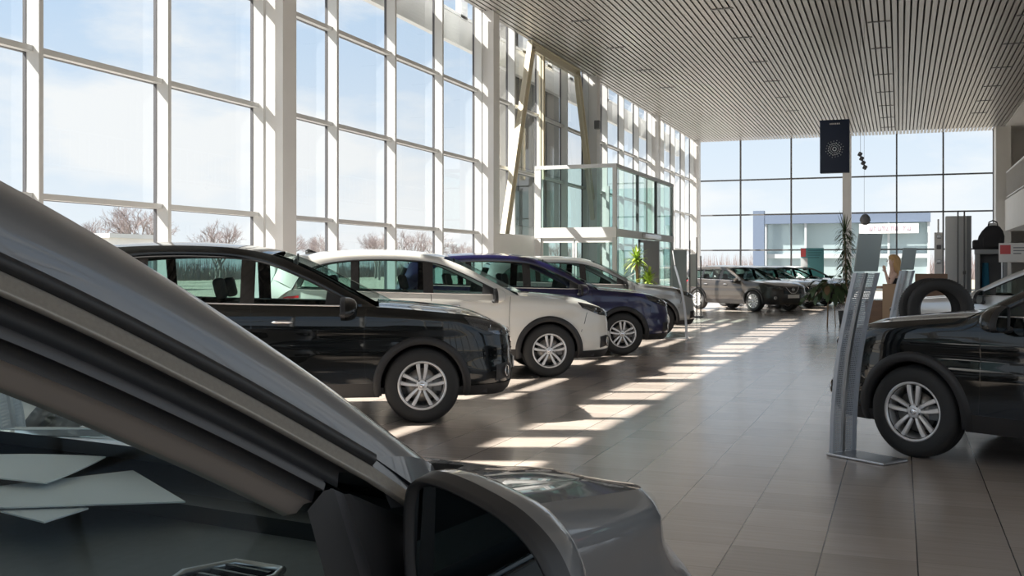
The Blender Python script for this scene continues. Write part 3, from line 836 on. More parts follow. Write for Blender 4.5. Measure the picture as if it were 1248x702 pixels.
put(mid, .88, 17.0, 150, 'light silver car behind the black SUV on the right, beyond the tyres')

# ------------------------------------------------------------ near car
near = thing('parked_car', 'graphite grey car filling the lower left foreground, seen from beside its door mirror', 'car')
HEAD = 9.1
K = build_car(near, PG, fine=.03, zk=1.0, hood_drop=.10, fg=True, raise_g=.03)
near.location = (-1.45, 2.07, 0); near.rotation_euler = (0, 0, R_(90 - HEAD)); near.scale = (1.056,) * 3

def frame_strips(K, root):
    Da = resample([Vector((-.45, .868, 1.02))] + list(K['Dc']), 90); side = K['side']
    def row(k, o):
        p = Da[k]; t = (Da[min(90, k + 1)] - Da[max(0, k - 1)]).normalized(); n = Vector((-t.z, 0, t.x)).normalized()
        if n.z > 0: n = -n
        q = p + n * o[0]; return Vector((q.x, q.y + .33 * o[0] * abs(n.z) + o[1], q.z))
    spec = [('door_seal', M['plastic'], [(-.004, .002), (.002, -.012), (.008, -.012), (.010, .004)]),
            ('door_frame', M['framesilver'], [(.010, .004), (.014, .009), (.026, .010), (.029, .014), (.032, .014), (.034, .006)]),
            ('door_seal', M['plastic'], [(.034, .006), (.036, -.012), (.056, -.012), (.058, -.004)]),
            ('door_frame_inner', M['satin'], [(.058, -.004), (.062, 0), (.070, -.002)]),
            ('door_seal', M['plastic'], [(.070, -.002), (.072, -.015), (.086, -.018)]),
            ('pillar_trim', M['taupe'], [(.086, -.018), (.090, -.03), (.102, -.04), (.108, -.06)])]
    for nm, m_, offs in spec:
        mb = MB(); rows_ = []
        for k in range(0, 54):
            if offs[0][0] > .03 and Da[k].x > -.645 - .3 * offs[0][0]: continue
            rows_.append([row(k, o) for o in offs])
        mb.grid(rows_, m_, True, True)
        a = mb.build(nm, root); mb.mirror_y().build(nm, root)
    # front channel of the window and the mirror sail
    def pt(x, z, off=0):
        u = (z - .90) / (1.12 - .90); return Vector((x, .862 - .028 * u + off, z))
    zt = K['ztop'](-.65)
    ch = [((-.745, 1.092), (-.700, zt - .02)), ((-.722, 1.112), (-.672, zt - .02)), ((-.705, 1.112), (-.645, zt - .02)), ((-.692, 1.106), (-.632, zt - .02)), ((-.672, 1.098), (-.605, zt - .02))]
    of = [.0, .008, .010, .004, .0]
    mb = MB()
    mb.grid([[pt(a[0], a[1], o).lerp(pt(b[0], b[1], o), i / 5) for i in range(6)] for (a, b), o in zip(ch[:3], of[:3])], M['plastic'], True)
    a = mb.build('window_channel', root); mb.mirror_y().build('window_channel', root)
    mb = MB(); mb.grid([[pt(a[0], a[1], o).lerp(pt(b[0], b[1], o), i / 5) for i in range(6)] for (a, b), o in zip(ch[2:], (.004, .006, -.002))], M['satin'], True)
    mb.build('window_channel_trim', root); mb.mirror_y().build('window_channel_trim', root)
    mb = MB(); rows_ = []
    for i in range(7):
        u = i / 6; z = 1.098 + (zt - .02 - 1.098) * u; xl = -.672 + .067 * u; xr = -.665 + .30 * min(1, u * 1.35); 
        rows_.append([pt(xl + (xr - xl) * q / 6, z, -.002 + .006 * math.sin(math.pi * q / 6)) for q in range(7)])
    mb.grid(rows_, M['plastic'], True); mb.build('mirror_sail', root); mb.mirror_y().build('mirror_sail', root)
    # dash side vent
    for sg in (-1, 1):
        v = MB(); c0 = Vector((-.70, .665 * sg, K['DZ'] + .028)); pts = [(-.055, -.05), (-.055, .045), (-.02, .06), (.05, .035), (.055, -.045), (.02, -.06)]
        v.tube([(c0.x + a_, c0.y + b_, c0.z + .010) for a_, b_ in pts], .006, M['steel'], 6, True)
        vo = v.build('air_vent', root)
        w = MB(); w.add([(c0.x + a_, c0.y + b_, c0.z + .006) for a_, b_ in pts], [tuple(range(6))], M['gloss']); w.build('vent_recess', vo)
        w = MB()
        for q in range(4): w.box(c0.x - .04 + .024 * q, c0.x - .034 + .024 * q, c0.y - .04, c0.y + .04, c0.z + .006, c0.z + .012, M['satin'])
        w.build('vent_slats', vo)
frame_strips(K, near)
near_m = Matrix.Translation((-1.45, 2.07, 0)) @ Matrix.Rotation(R_(90 - HEAD), 4, 'Z') @ Matrix.Scale(1.056, 4)
def ray_z(px, py, z):
    u = (px - 624) / FPX; s_, c_ = math.sin(YAW), math.cos(YAW); t = (EYE - z) * FPX / (py - HOR)
    return Vector(((-s_ + u * c_) * t, (c_ + u * s_) * t, z))

# ------------------------------------------------------------ papers on the dashboard
def paper(label, corners, z, curl=.0):
    P = [ray_z(px, py, z) for px, py in corners]; mb = MB(); n = 6; top = []
    for i in range(n + 1):
        u = i / n; a = P[0].lerp(P[3], u); b_ = P[1].lerp(P[2], u); top.append([a.lerp(b_, j / n) + Vector((0, 0, curl * ((j / n) ** 2) * .02 + curl * .01 * math.sin(u * 3))) for j in range(n + 1)])
    mb.grid(top, M['paper'], True, True); mb.grid([[p - Vector((0, 0, .0025)) for p in r] for r in top], M['paper'], True)
    ring = top[0] + [r[-1] for r in top[1:]] + top[-1][::-1][1:] + [r[0] for r in top[::-1]][1:-1]
    mb.loft([[tuple(p) for p in ring], [tuple(p - Vector((0, 0, .0025))) for p in ring]], M['paper'], True, False, False)
    return tag(mb.build('brochure'), label, 'brochure', 'brochures on the near dashboard')
DT = (K['DZ'] + .066) * 1.056
paper('white brochure at the bottom of the dashboard pile, one corner poking out toward us', [(-90, 600), (40, 592), (108, 619), (54, 636)], DT + .001)
paper('large white brochure pointing right on the dashboard, in the middle of the pile', [(-120, 622), (0, 592), (162, 573), (226, 611)], DT + .007)
paper('white brochure on top of the dashboard pile at the left edge', [(-110, 578), (-60, 562), (129, 563), (56, 589)], DT + .018, .5)

# ------------------------------------------------------------ display stands
def make_stand():
    t = thing('display_stand', '', 'display stand')
    cur = catmull([(0, 0, 0), (.015, 0, .35), (.06, 0, .75), (.14, 0, 1.12), (.225, 0, 1.42)], 22)
    W_ = .27
    pts = resample(cur, 88); mb = MB(); nx = 17; cw = (W_ - .02) / nx
    for i in range(88):
        a, b_ = pts[i], pts[i + 1]
        for j in range(nx):
            if j == nx // 2: continue
            y0 = -W_ / 2 + .01 + j * cw; q = lambda u, v: (a.x + (b_.x - a.x) * u, y0 + cw * v, a.z + (b_.z - a.z) * u)
            h0, h1 = .28, .72
            vs = [q(0, 0), q(1, 0), q(1, 1), q(0, 1), q(h0, h0), q(h1, h0), q(h1, h1), q(h0, h1)]
            mb.add(vs, [(0, 1, 5, 4), (1, 2, 6, 5), (2, 3, 7, 6), (3, 0, 4, 7)], M['standmetal'])
    mb.build('perforated_panel', t)
    fr = MB()
    for y in (-W_ / 2 + .005, W_ / 2 - .005):
        fr.loft([[(p.x - .006, y - .006, p.z), (p.x + .03, y - .006, p.z), (p.x + .03, y + .006, p.z), (p.x - .006, y + .006, p.z)] for p in pts[::4]], M['standmetal'], True, True, False)
    fr.loft([[(p.x - .014, -.014, p.z), (p.x + .02, -.014, p.z), (p.x + .02, .014, p.z), (p.x - .014, .014, p.z)] for p in pts[::4]], M['steel'], True, True, False)
    fr.build('frame', t)
    bd = MB().rbox(-.008, .008, -W_ / 2, W_ / 2, 0, .29, M['board'], .006, Matrix.Translation((.23, 0, 1.43)) @ Matrix.Rotation(R_(9), 4, 'Y')); bd.build('board', t)
    MB().rbox(-.03, .50, -W_ / 2 - .01, W_ / 2 + .01, 0, .022, M['steel'], .008).build('base_plate', t)
    return t
st = make_stand(); index_kids()
def place_stand(o, x, y, lx, ly, label, sc_=1):
    o.location = (x, y, 0); o.rotation_euler = (0, 0, math.atan2(ly, lx)); o['label'] = label; o.scale = (sc_,) * 3
    o['group'] = 'perforated display stands'
place_stand(st, -.43, 8.60, .80, -.60, 'tall grey perforated stand with blank board before the black SUV on the right')
c = copy_tree(st); place_stand(c, -.10, 14.9, .80, -.60, 'grey perforated stand behind the tyres, beside the light silver car')
c = copy_tree(st); place_stand(c, -4.08, 21.35, -.97, -.2, 'thin perforated stand seen edge-on beside the silver grey SUV wheel', 1.05)
for ch in [o for o in COL.objects if o.parent == c and o.name.startswith('board')]:
    ch.material_slots[0].link = 'OBJECT'; ch.material_slots[0].material = M['paper']
c = copy_tree(st); place_stand(c, -3.98, 3.95, -.8, -.35, 'perforated stand seen through the near car windscreen at the left edge')

# ------------------------------------------------------------ tyres on a low rack
tk = thing('tyre_rack', 'low dark rack carrying two upright tyres behind the right-hand black SUV', 'rack', (.40, 12.75, 0))
MB().rbox(-.34, .34, -.24, .28, 0, .03, M['dkgrey'], .01).build('base_plate', tk)
for x in (-.28, .28): MB().rbox(x - .02, x + .02, -.02, .02, .03, .60, M['dkgrey'], .008).build('post', tk)
MB().rbox(-.32, .32, -.20, .26, .60, .64, M['dkgrey'], .01).build('shelf', tk)
def ring_tyre(name, x, y, z, tilt, yaw, label):
    mb = MB(); prof = [(.215, -.07), (.235, -.09), (.30, -.10), (.335, -.085), (.345, -.05), (.347, 0), (.345, .05), (.335, .085), (.30, .10), (.235, .09), (.215, .07), (.215, -.07)]
    mb.lathe(prof, M['rubber'], n=64)
    for k in range(72):
        a = 2 * math.pi * k / 72; mt = Matrix.Rotation(-a, 4, 'Y')
        for h in (-.055, .0, .055):
            mb.box(0, 0, 0, 0, 0, 0, M['rubber']) if 0 else mb.add([tuple(mt @ Vector(p)) for p in ((.344, h - .018, -.009), (.344, h + .018, -.009), (.344, h + .018, .009), (.344, h - .018, .009), (.3485, h - .016, -.007), (.3485, h + .016, -.007), (.3485, h + .016, .007), (.3485, h - .016, .007))], [(4, 5, 6, 7), (0, 1, 5, 4), (1, 2, 6, 5), (2, 3, 7, 6), (3, 0, 4, 7)], M['rubber'])
    o = mb.build(name); o.location = (x, y, z); o.rotation_euler = (R_(tilt), 0, R_(yaw))
    return tag(o, label, 'tyre', 'tyres on the rack')
ring_tyre('tyre', .42, 12.64, .64 + .352, 0, -8, 'bare black tyre standing upright like a ring above the black SUV bonnet')
ring_tyre('tyre', .335, 12.90, .64 + .352, 0, -8, 'tyre tucked behind the front ring tyre, showing only at its upper left')

# ------------------------------------------------------------ entrance lobby, portal frame
v = thing('entrance_lobby', 'glass box entrance lobby with steel frame standing inside the window wall', 'entrance', (-9.15, 26.7, 0))
X1, Y1, ZT = 2.15, 7.3, 4.18
f = MB()
for x, y in ((0, 0), (X1, 0), (X1, Y1), (0, Y1)): f.box(x - .05, x + .05, y - .05, y + .05, 0, ZT, M['ltgrey'])
f.box(-.05, X1 + .05, -.06, .06, ZT - .10, ZT, M['ltgrey']); f.box(X1 - .06, X1 + .06, -.05, Y1 + .05, ZT - .10, ZT, M['ltgrey'])
f.box(-.05, X1 + .05, -.06, .06, 2.25, 2.52, M['white']); f.box(X1 - .06, X1 + .06, -.05, Y1 + .05, 2.28, 2.48, M['ltgrey']); f.box(-.05, X1 + .05, -.04, .04, 0, .12, M['white'])
f.box(-.05, .12, -.055, .055, 0, ZT, M['white'])
f.build('frame', v)
for y in (2.5, 4.9): MB().box(X1 - .04, X1 + .04, y - .04, y + .04, 2.48, ZT - .1, M['dkgrey']).build('mullion', v)
for x0, x1 in ((.12, X1 - .05),): MB().box(x0, x1, -.008, .008, 2.52, ZT - .1, M['tealglass']).build('glass_panel', v)
for a, b_ in ((.05, 2.46), (2.54, 4.86), (4.94, Y1 - .05)):
    MB().box(X1 - .008, X1 + .008, a, b_, 2.48, ZT - .1, M['tealglass']).build('glass_panel', v)
MB().box(.05, X1 - .05, Y1 - .008, Y1 + .008, .1, ZT - .1, M['tealglass']).build('glass_panel', v)
for k in range(2):
    y0 = 2.7 + k * 1.3; d = MB()
    d.box(X1 - .03, X1 + .03, y0, y0 + .06, .02, 2.26, M['dkgrey']); d.box(X1 - .03, X1 + .03, y0 + 1.14, y0 + 1.2, .02, 2.26, M['dkgrey']); d.box(X1 - .03, X1 + .03, y0, y0 + 1.2, .02, .14, M['dkgrey']); d.box(X1 - .03, X1 + .03, y0, y0 + 1.2, 2.18, 2.26, M['dkgrey'])
    do_ = d.build('sliding_door', v); MB().box(X1 - .006, X1 + .006, y0 + .06, y0 + 1.14, .14, 2.18, M['tealglass']).build('door_glass', do_)
for y0, y1 in ((.05, 2.6), (5.35, 7.2)): MB().box(X1 - .008, X1 + .008, y0, y1, .05, 2.28, M['tealglass']).build('glass_panel', v)
for x0, x1 in ((.18, 1.0), (1.12, X1 - .06)):
    w = MB(); w.box(x0 - .04, x1 + .04, -.03, .03, 2.12, 2.25, M['white']); w.box(x0 - .04, x0, -.03, .03, .12, 2.12, M['white']); w.box(x1, x1 + .04, -.03, .03, .12, 2.12, M['white'])
    wo_ = w.build('side_light_frame', v); MB().box(x0, x1, -.006, .006, .12, 2.12, M['tealglass']).build('side_light_glass', wo_)
MB().rbox(X1 - .02, X1 + .14, 2.9, 5.1, 2.30, 2.44, M['steel'], .02).build('door_operator', v)

pf = thing('portal_frame', 'cream steel frame with two splayed legs reaching from floor to slatted ceiling', 'steel frame', (-9.33, 29, 0))
def beam(a, b_, w, m_, name, inner=True):
    a, b_ = Vector(a), Vector(b_); t = (b_ - a).normalized(); n = Vector((0, t.z, -t.y)); mb = MB()
    def q(p, u, v_): return p + n * u + Vector((v_, 0, 0))
    for (u0, u1, v0, v1) in ((-w, -w * .72, -.07, .07), (w * .72, w, -.07, .07), (-w, w, -.012, .012)):
        mb.loft([[tuple(q(p, u, v_)) for u, v_ in ((u0, v0), (u1, v0), (u1, v1), (u0, v1))] for p in (a, b_)], m_, True, True, False)
    return mb.build(name, pf)
beam((0, -5.2, 0), (0, -2.2, 7.5), .15, M['cream'], 'leg'); beam((0, 5.2, 0), (0, 2.0, 7.5), .15, M['cream'], 'leg')
beam((0, -2.35, 7.45), (0, 2.15, 7.45), .13, M['cream'], 'crossbeam')
beam((0, -1.35, 3.9), (0, -1.35, 7.35), .07, M['cream'], 'post')
# portal volume outside the glass
pv = MB(); pv.box(-11.1, -10.5, 27.9, 32.9, 2.7, 8.6, M['portal'])
for y in (28.9, 30.2, 31.5): pv.box(-10.5, -10.46, y - .02, y + .02, 2.7, 8.6, M['gasket'])
for z in (4.4, 6.2): pv.box(-10.5, -10.46, 27.9, 32.9, z - .02, z + .02, M['gasket'])
pv.box(-11.0, -10.8, 28.0, 32.7, -.1, 2.7, M['ltgrey']); struct(pv.build('trim_4'))
# white wall panels beside the lobby
wp = MB(); wp.box(-9.56, -9.20, 24.02, 26.62, 0, 2.3, M['white']); struct(wp.build('trim_5'))
cc = thing('wall_speaker', 'small dark loudspeaker mounted high on the third column', 'loudspeaker', (-9.14, 32.72, 6.05))
MB().rbox(-.09, .09, -.16, 0, -.14, .14, M['dkgrey'], .03).build('housing', cc); MB().box(-.02, .02, 0, .06, -.02, .02, M['dkgrey']).build('bracket', cc)

# ------------------------------------------------------------ plants
def blade(mb, base, az, el, ln, w, droop, m_, n=6, fold=.2):
    p = Vector(base); d = Vector((math.cos(az) * math.cos(el), math.sin(az) * math.cos(el), math.sin(el))); rows_ = []
    sd_ = Vector((-math.sin(az), math.cos(az), 0))
    for i in range(n + 1):
        u = i / n; ww = w * math.sin(math.pi * min(1, .12 + .88 * u) ) ** .7 if i < n else 0.001
        rows_.append([p - sd_ * ww + Vector((0, 0, ww * fold)), p.copy(), p + sd_ * ww + Vector((0, 0, ww * fold))])
        p = p + d * (ln / n); d = (d + Vector((0, 0, -droop / n))).normalized()
    mb.grid(rows_, m_, True)
def pot(t, r0, r1, h):
    MB().lathe([(0, 0), (r0, 0), (r1, h), (r1 - .02, h), (r1 - .025, h - .04), (0, h - .04)], M['pot'], 'z', n=28).build('pot', t)
# tall dracaena
rd = random.Random(3)
t = thing('dracaena_plant', 'tall spiky dracaena with narrow drooping leaves behind the near perforated stand', 'plant', (-1.30, 28.2, 0))
pot(t, .16, .20, .35)
sb = MB(); sb.tube([(0, 0, .3), (.02, 0, .9), (-.01, 0, 1.6), (-.03, .0, 2.3)], [.03, .025, .02, .015], M['stem'], 8); sb.build('trunk', t)
lb = MB()
for k in range(210):
    z = 1.0 + 1.45 * rd.random(); u = (z - 1.0) / 1.45; blade(lb, (-.02 * u, 0, z), rd.uniform(0, 6.28), rd.uniform(.0, .9), .30 + .12 * rd.random(), .016, 2.2, M['leaf'])
for k in range(12): blade(lb, (-.03, 0, 2.35), rd.uniform(0, 6.28), rd.uniform(1.0, 1.45), .55 * rd.uniform(.7, 1.15), .014, .35, M['leaf'])
lb.build('leaves', t)
# big leafy plant on a tall stand
t = thing('leafy_plant', 'broad-leaved drooping houseplant on a thin-legged tall stand left of the dracaena', 'plant', (-1.62, 27.0, 0))
fs = MB()
for a in (0, 2.09, 4.19): fs.tube([(.13 * math.cos(a), .13 * math.sin(a), 0), (.09 * math.cos(a), .09 * math.sin(a), .72)], .012, M['stem'], 6)
fs.build('stand', t)
pm = MB().lathe([(0, .70), (.12, .70), (.16, .92), (.14, .92), (0, .90)], M['pot'], 'z', n=24); pm.build('pot', t)
lb = MB()
for k in range(46):
    a = rd.uniform(0, 6.28); el = rd.uniform(.1, 1.3); ln = rd.uniform(.18, .5); e0 = Vector((.04 * math.cos(a), .04 * math.sin(a), .92))
    pts = [e0]; d = Vector((math.cos(a) * math.cos(el), math.sin(a) * math.cos(el), math.sin(el)))
    for i in range(5): pts.append(pts[-1] + d * ln / 5); d = (d + Vector((0, 0, -.28))).normalized()
    m_ = rd.choice([M['leaf'], M['leaf'], M['leaf'], M['leafb']])
    lb.tube(pts, .005, m_, 4); blade(lb, pts[-1], a + rd.uniform(-.4, .4), math.asin(max(-.9, min(.9, d.z))) - .1, rd.uniform(.22, .34), rd.uniform(.055, .085), 1.3, m_, 6, .1)
for k in range(3):
    a = math.pi + rd.uniform(-.7, .5); pts = [Vector((0, 0, .92))]; d = Vector((math.cos(a) * .8, math.sin(a) * .8, .5))
    for i in range(9):
        pts.append(pts[-1] + d * .095); d = (d + Vector((0, 0, -.27))).normalized()
        blade(lb, pts[-1], a + rd.uniform(-1.2, 1.2), -.4, .17, .05, 1.2, M['leaf'], 5, .1)
    lb.tube(pts, .006, M['leaf'], 4)
lb.build('leaves', t)
# bright yucca by the entrance
t = thing('yucca_plant', 'bright yellow-green yucca in a dark pot behind the silver grey SUV', 'plant', (-6.15, 26.0, 0))
pot(t, .2, .25, .4)
sb = MB(); sb.tube([(0, 0, .35), (-.06, 0, .9), (-.10, 0, 1.55)], .04, M['stem'], 8); sb.tube([(.05, 0, .35), (.14, 0, .8), (.20, 0, 1.05)], .04, M['stem'], 8); sb.build('trunk', t)
lb = MB()
for (cx, cz, rr, n_) in ((-.10, 1.62, .42, 90), (.20, 1.10, .36, 90)):
    for k in range(n_): blade(lb, (cx, 0, cz + rd.uniform(-.1, .1)), rd.uniform(0, 6.28), rd.uniform(-.5, 1.4), rr * rd.uniform(.75, 1.1), .025, .8, M['leafy'])
lb.build('leaves', t)

# ------------------------------------------------------------ boards around the entrance
def board_thing(name, label, cat, x0, x1, y, z0, z1, m_, feet=True, group=None):
    t = thing(name, label, cat, ((x0 + x1) / 2, y, 0)); w = (x1 - x0) / 2
    MB().rbox(-w, w, -.02, .02, z0, z1, m_, .008).build('panel', t)
    if feet:
        for sx in (-1, 1): MB().rbox(sx * w * .8 - .02, sx * w * .8 + .02, -.16, .16, 0, .03, M['dkgrey'], .008).build('foot', t)
        if z0 > .1:
            for sx in (-1, 1): MB().rbox(sx * w * .8 - .012, sx * w * .8 + .012, -.012, .012, .02, z0 + .02, M['steel'], .005).build('post', t)
    return t
board_thing('partition_panel', 'dark grey free-standing panel directly right of the bright yucca', 'panel', -6.35, -5.93, 27.2, .03, 2.15, M['dkgrey'])
board_thing('partition_panel', 'mid grey free-standing panel between the entrance and the spiked screen', 'panel', -6.28, -5.86, 30.6, .03, 1.98, M['midgrey'])
t = thing('pole_screen', 'pale brochure screen hung between dark upright poles left of the far row', 'screen', (-5.72, 30.9, 0))
for x, h_ in ((-.10, 2.25), (.10, 2.35), (.22, 1.8)): MB().tube([(x, 0, 0), (x, 0, h_)], .018, M['gasket'], 8).build('pole', t)
MB().box(-.12, .12, -.01, .01, .9, 1.85, M['ltgrey']).build('panel', t)
MB().rbox(-.2, .3, -.15, .15, 0, .025, M['dkgrey'], .01).build('base_plate', t)
# teal poster
t = board_thing('poster_stand', 'teal poster stand with a red square logo in front of the end glass', 'poster', -4.30, -3.27, 50.0, .55, 2.35, M['teal'])
p = MB(); p.box(-.51, -.28, -.026, -.02, 1.95, 2.33, M['redsign']); p.build('logo_square', t)
p = MB(); 
for k in range(4): p.box(-.20, .46 - .05 * k, -.026, -.02, 2.22 - .11 * k, 2.27 - .11 * k, M['tealdk'])
p.build('print_lines', t)
MB().box(-.51, -.2, -.025, -.02, .6, 1.9, M['facade']).build('pale_print', t)

# ------------------------------------------------------------ hanging things
t = thing('hanging_banner', 'navy banner with a pale snowflake pattern hanging under the slatted ceiling', 'banner', (-2.01, 36, 0))
MB().rbox(-.46, .46, -.16, .16, 4.56, 6.29, M['navy'], .01).build('panel', t)
p = MB()
for k in range(6):
    a = k * math.pi / 3 + .26
    for r_, s_ in ((.06, .035), (.13, .03), (.20, .045), (.28, .028)):
        for e_ in (-.35, 0, .35):
            rr = r_ * (1 if e_ == 0 else .92); x, z = rr * math.cos(a + e_), rr * math.sin(a + e_)
            p.add([(x - s_ * .5, -.163, 5.33 + z), (x, -.163, 5.33 + z - s_ * .6), (x + s_ * .5, -.163, 5.33 + z), (x, -.163, 5.33 + z + s_ * .6)], [(0, 1, 2, 3)], M['ice'])
p.build('snowflake_print', t)
p = MB()
for k in range(6): p.box(-.155 + .056 * k, -.155 + .056 * k + .040, -.165, -.162, 6.13, 6.18, M['signwhite'])
p.build('small_heading', t)
for x in (-.4, .4): MB().tube([(x, 0, 6.28), (x, 0, CEIL)], .006, M['steel'], 6).build('wire', t)
t = thing('hanging_mobile', 'dark mobile of small shapes on thin wires right of the navy banner', 'mobile', (-.80, 25, 0))
MB().tube([(-.04, 0, 3.95), (-.04, 0, CEIL)], .004, M['gasket'], 5).build('wire', t); MB().tube([(.04, 0, 2.6), (.04, 0, CEIL)], .003, M['gasket'], 5).build('wire', t)
for k in range(4): MB().rbox(-.045, .045, -.03, .03, -.05, .05, M['gasket'], .02, Matrix.Translation((-.05 + .035 * k, 0, 4.02 - .10 * k)) @ Matrix.Rotation(.5, 4, 'Y')).build('block', t)
p = MB(); p.lathe([(0, .12), (.05, .11), (.10, .05), (.12, -.02), (.09, -.10), (.03, -.13), (0, -.13)], M['dkgrey'], 'z', (.06, 0, 2.55), 16); p.build('weight', t)

# ------------------------------------------------------------ reception desk and clerk
t = thing('reception_desk', 'brown veneered reception desk behind the near perforated stand', 'desk', (-.30, 20.2, 0))
MB().rbox(-.30, .10, 0, .5, 0, .86, M['wood'], .01).build('desk_body', t)
MB().rbox(.0, .34, -.02, .3, .0, 1.16, M['card'], .01).build('end_panel', t)
t = thing('side_desk', 'brown desk with a raised back screen to the right of the blonde woman', 'desk', (.30, 20.9, 0))
MB().rbox(.0, .9, 0, .7, 0, .78, M['wood'], .01).build('desk_body', t)
MB().rbox(-.03, .95, -.04, .74, .78, .82, M['wood'], .01).build('worktop', t)
MB().rbox(-.03, .55, .78, .83, 0, 1.34, M['wood'], .01).build('back_screen', t)

def skin_obj(name, pts, edges, rad, m_, parent=None, lev=2):
    me = bpy.data.meshes.new(name); me.from_pydata(pts, edges, []); o = bpy.data.objects.new(name, me); COL.objects.link(o)
    md = o.modifiers.new('s', 'SKIN'); md.use_smooth_shade = True
    for i, r in enumerate(rad):
        sv = me.skin_vertices[0].data[i]; sv.radius = r if isinstance(r, tuple) else (r, r); sv.use_root = (i == 0)
    sb = o.modifiers.new('u', 'SUBSURF'); sb.levels = lev; sb.render_levels = lev
    dg = bpy.context.evaluated_depsgraph_get(); ev = o.evaluated_get(dg); m2 = bpy.data.meshes.new_from_object(ev)
    bpy.data.objects.remove(o); m2.materials.clear(); m2.materials.append(m_)
    for p in m2.polygons: p.use_smooth = True
    o = bpy.data.objects.new(name, m2); COL.objects.link(o)
    if parent: o.parent = parent
    return o
# person faces -x (left in the picture); body height 1.68
pr = thing('person', 'woman with long blonde hair in a black top standing at the reception desk, facing left', 'person', (-.12, 21.25, 0), R_(8))
V = {}; names = []; pts = []; rad = []; ed = []
def jv(n, p, r, link=None):
    names.append(n); pts.append(p); rad.append(r)
    if link is not None: ed.append((names.index(link), len(names) - 1))
jv('pelvis', (0, 0, .93), (.13, .11)); jv('waist', (0, 0, 1.06), (.115, .09), 'pelvis'); jv('chest', (-.01, 0, 1.24), (.13, .10), 'waist'); jv('neck0', (0, 0, 1.38), (.06, .055), 'chest')
jv('neck1', (-.015, 0, 1.45), (.048, .048), 'neck0'); jv('head0', (-.02, 0, 1.53), (.072, .065), 'neck1'); jv('head1', (-.02, 0, 1.60), (.085, .075), 'head0'); jv('head2', (-.01, 0, 1.655), (.055, .05), 'head1')
for sg, nm in ((1, 'l'), (-1, 'r')):
    jv(nm + 'hip', (0, .09 * sg, .88), .088, 'pelvis'); jv(nm + 'knee', (-.02, .10 * sg, .48), .058, nm + 'hip'); jv(nm + 'ank', (.02, .10 * sg, .09), .036, nm + 'knee'); jv(nm + 'toe', (-.14, .10 * sg, .035), .03, nm + 'ank')
    jv(nm + 'sh', (0, .165 * sg, 1.345), .052, 'chest')
    if sg == 1:
        jv(nm + 'el', (-.04, .22, 1.08), .036, nm + 'sh'); jv(nm + 'wr', (-.26, .18, 1.08), .024, nm + 'el'); wr = (-.26, .18, 1.08); dr = Vector((-1, 0, 0)); up = Vector((0, 1, 0))
    else:
        jv(nm + 'el', (-.10, -.20, 1.11), .037, nm + 'sh'); jv(nm + 'wr', (-.155, -.12, 1.36), .024, nm + 'el'); wr = (-.155, -.12, 1.36); dr = Vector((-.25, .15, .95)).normalized(); up = Vector((.7, -.6, .2)).normalized()
    w0 = Vector(wr); jv(nm + 'palm', tuple(w0 + dr * .05), (.026, .02), nm + 'wr')
    for k, (o_, ln) in enumerate(((-.026, .062), (-.009, .072), (.009, .068), (.026, .052))):
        b0 = w0 + dr * .085 + up * o_; jv(nm + 'f%da' % k, tuple(b0), .010, nm + 'palm'); jv(nm + 'f%db' % k, tuple(b0 + dr * ln * .5), .009, nm + 'f%da' % k)
        jv(nm + 'f%dc' % k, tuple(b0 + dr * ln * .9 + dr.cross(up) * .02), .007, nm + 'f%db' % k)
    t0 = w0 + dr * .04 - up * .03; jv(nm + 'ta', tuple(t0), .010, nm + 'palm'); jv(nm + 'tb', tuple(t0 + dr * .035 - up * .02), .008, nm + 'ta')
body = skin_obj('body', pts, ed, rad, M['skin'], pr)
fb = MB()
fb.loft([[(-.105, -.012, 1.575), (-.105, .012, 1.575), (-.098, 0, 1.60)], [(-.125, -.010, 1.570), (-.125, .010, 1.570), (-.118, 0, 1.585)], [(-.098, -.006, 1.56), (-.098, .006, 1.56), (-.097, 0, 1.565)]], M['skin'], True, True)
fb.build('nose', pr)
fe = MB()
for sg in (-1, 1): fe.rbox(-.006, .006, -.013, .013, -.006, .006, M['cloth'], .005, Matrix.Translation((-.098, .030 * sg, 1.603)))
fe.build('eyes', pr)
MB().rbox(-.005, .005, -.022, .022, -.005, .005, M['redsign'], .004, Matrix.Translation((-.088, 0, 1.535))).build('mouth', pr)
for sg in (-1, 1): MB().rbox(-.015, .015, -.006, .006, -.028, .028, M['skin'], .006, Matrix.Translation((-.01, .078 * sg, 1.575))).build('ear', pr)
hm = MB(); rings = []
for z, cx, rx, ry in ((1.705, .0, .012, .012), (1.695, .0, .055, .05), (1.67, .005, .09, .078), (1.63, .018, .105, .092), (1.58, .035, .10, .098), (1.52, .055, .085, .10), (1.45, .07, .07, .11), (1.37, .085, .062, .12), (1.28, .09, .055, .115), (1.20, .09, .04, .09), (1.15, .09, .012, .04)):
    rings.append([(cx + rx * math.cos(a) + .006 * math.sin(9 * a), ry * math.sin(a) * (1 + .04 * math.sin(7 * a)), z + .006 * math.sin(5 * a)) for a in [2 * math.pi * k / 32 for k in range(32)]])
hm.loft(rings, M['hair'], True, True)
hm.build('hair', pr)
skin_obj('top', [(0, 0, .96), (0, 0, 1.07), (-.01, 0, 1.24), (-.005, 0, 1.345), (0, .12, 1.33), (0, -.12, 1.33)], [(0, 1), (1, 2), (2, 3), (2, 4), (2, 5)], [(.15, .13), (.135, .11), (.155, .125), (.085, .08), .066, .066], M['cloth'], pr)
skin_obj('trousers', [(0, 0, .95), (0, .09, .88), (-.02, .10, .48), (.02, .10, .12), (0, -.09, .88), (-.02, -.10, .48), (.02, -.10, .12)], [(0, 1), (1, 2), (2, 3), (0, 4), (4, 5), (5, 6)], [(.14, .12), .10, .07, .052, .10, .07, .052], M['cloth'], pr)
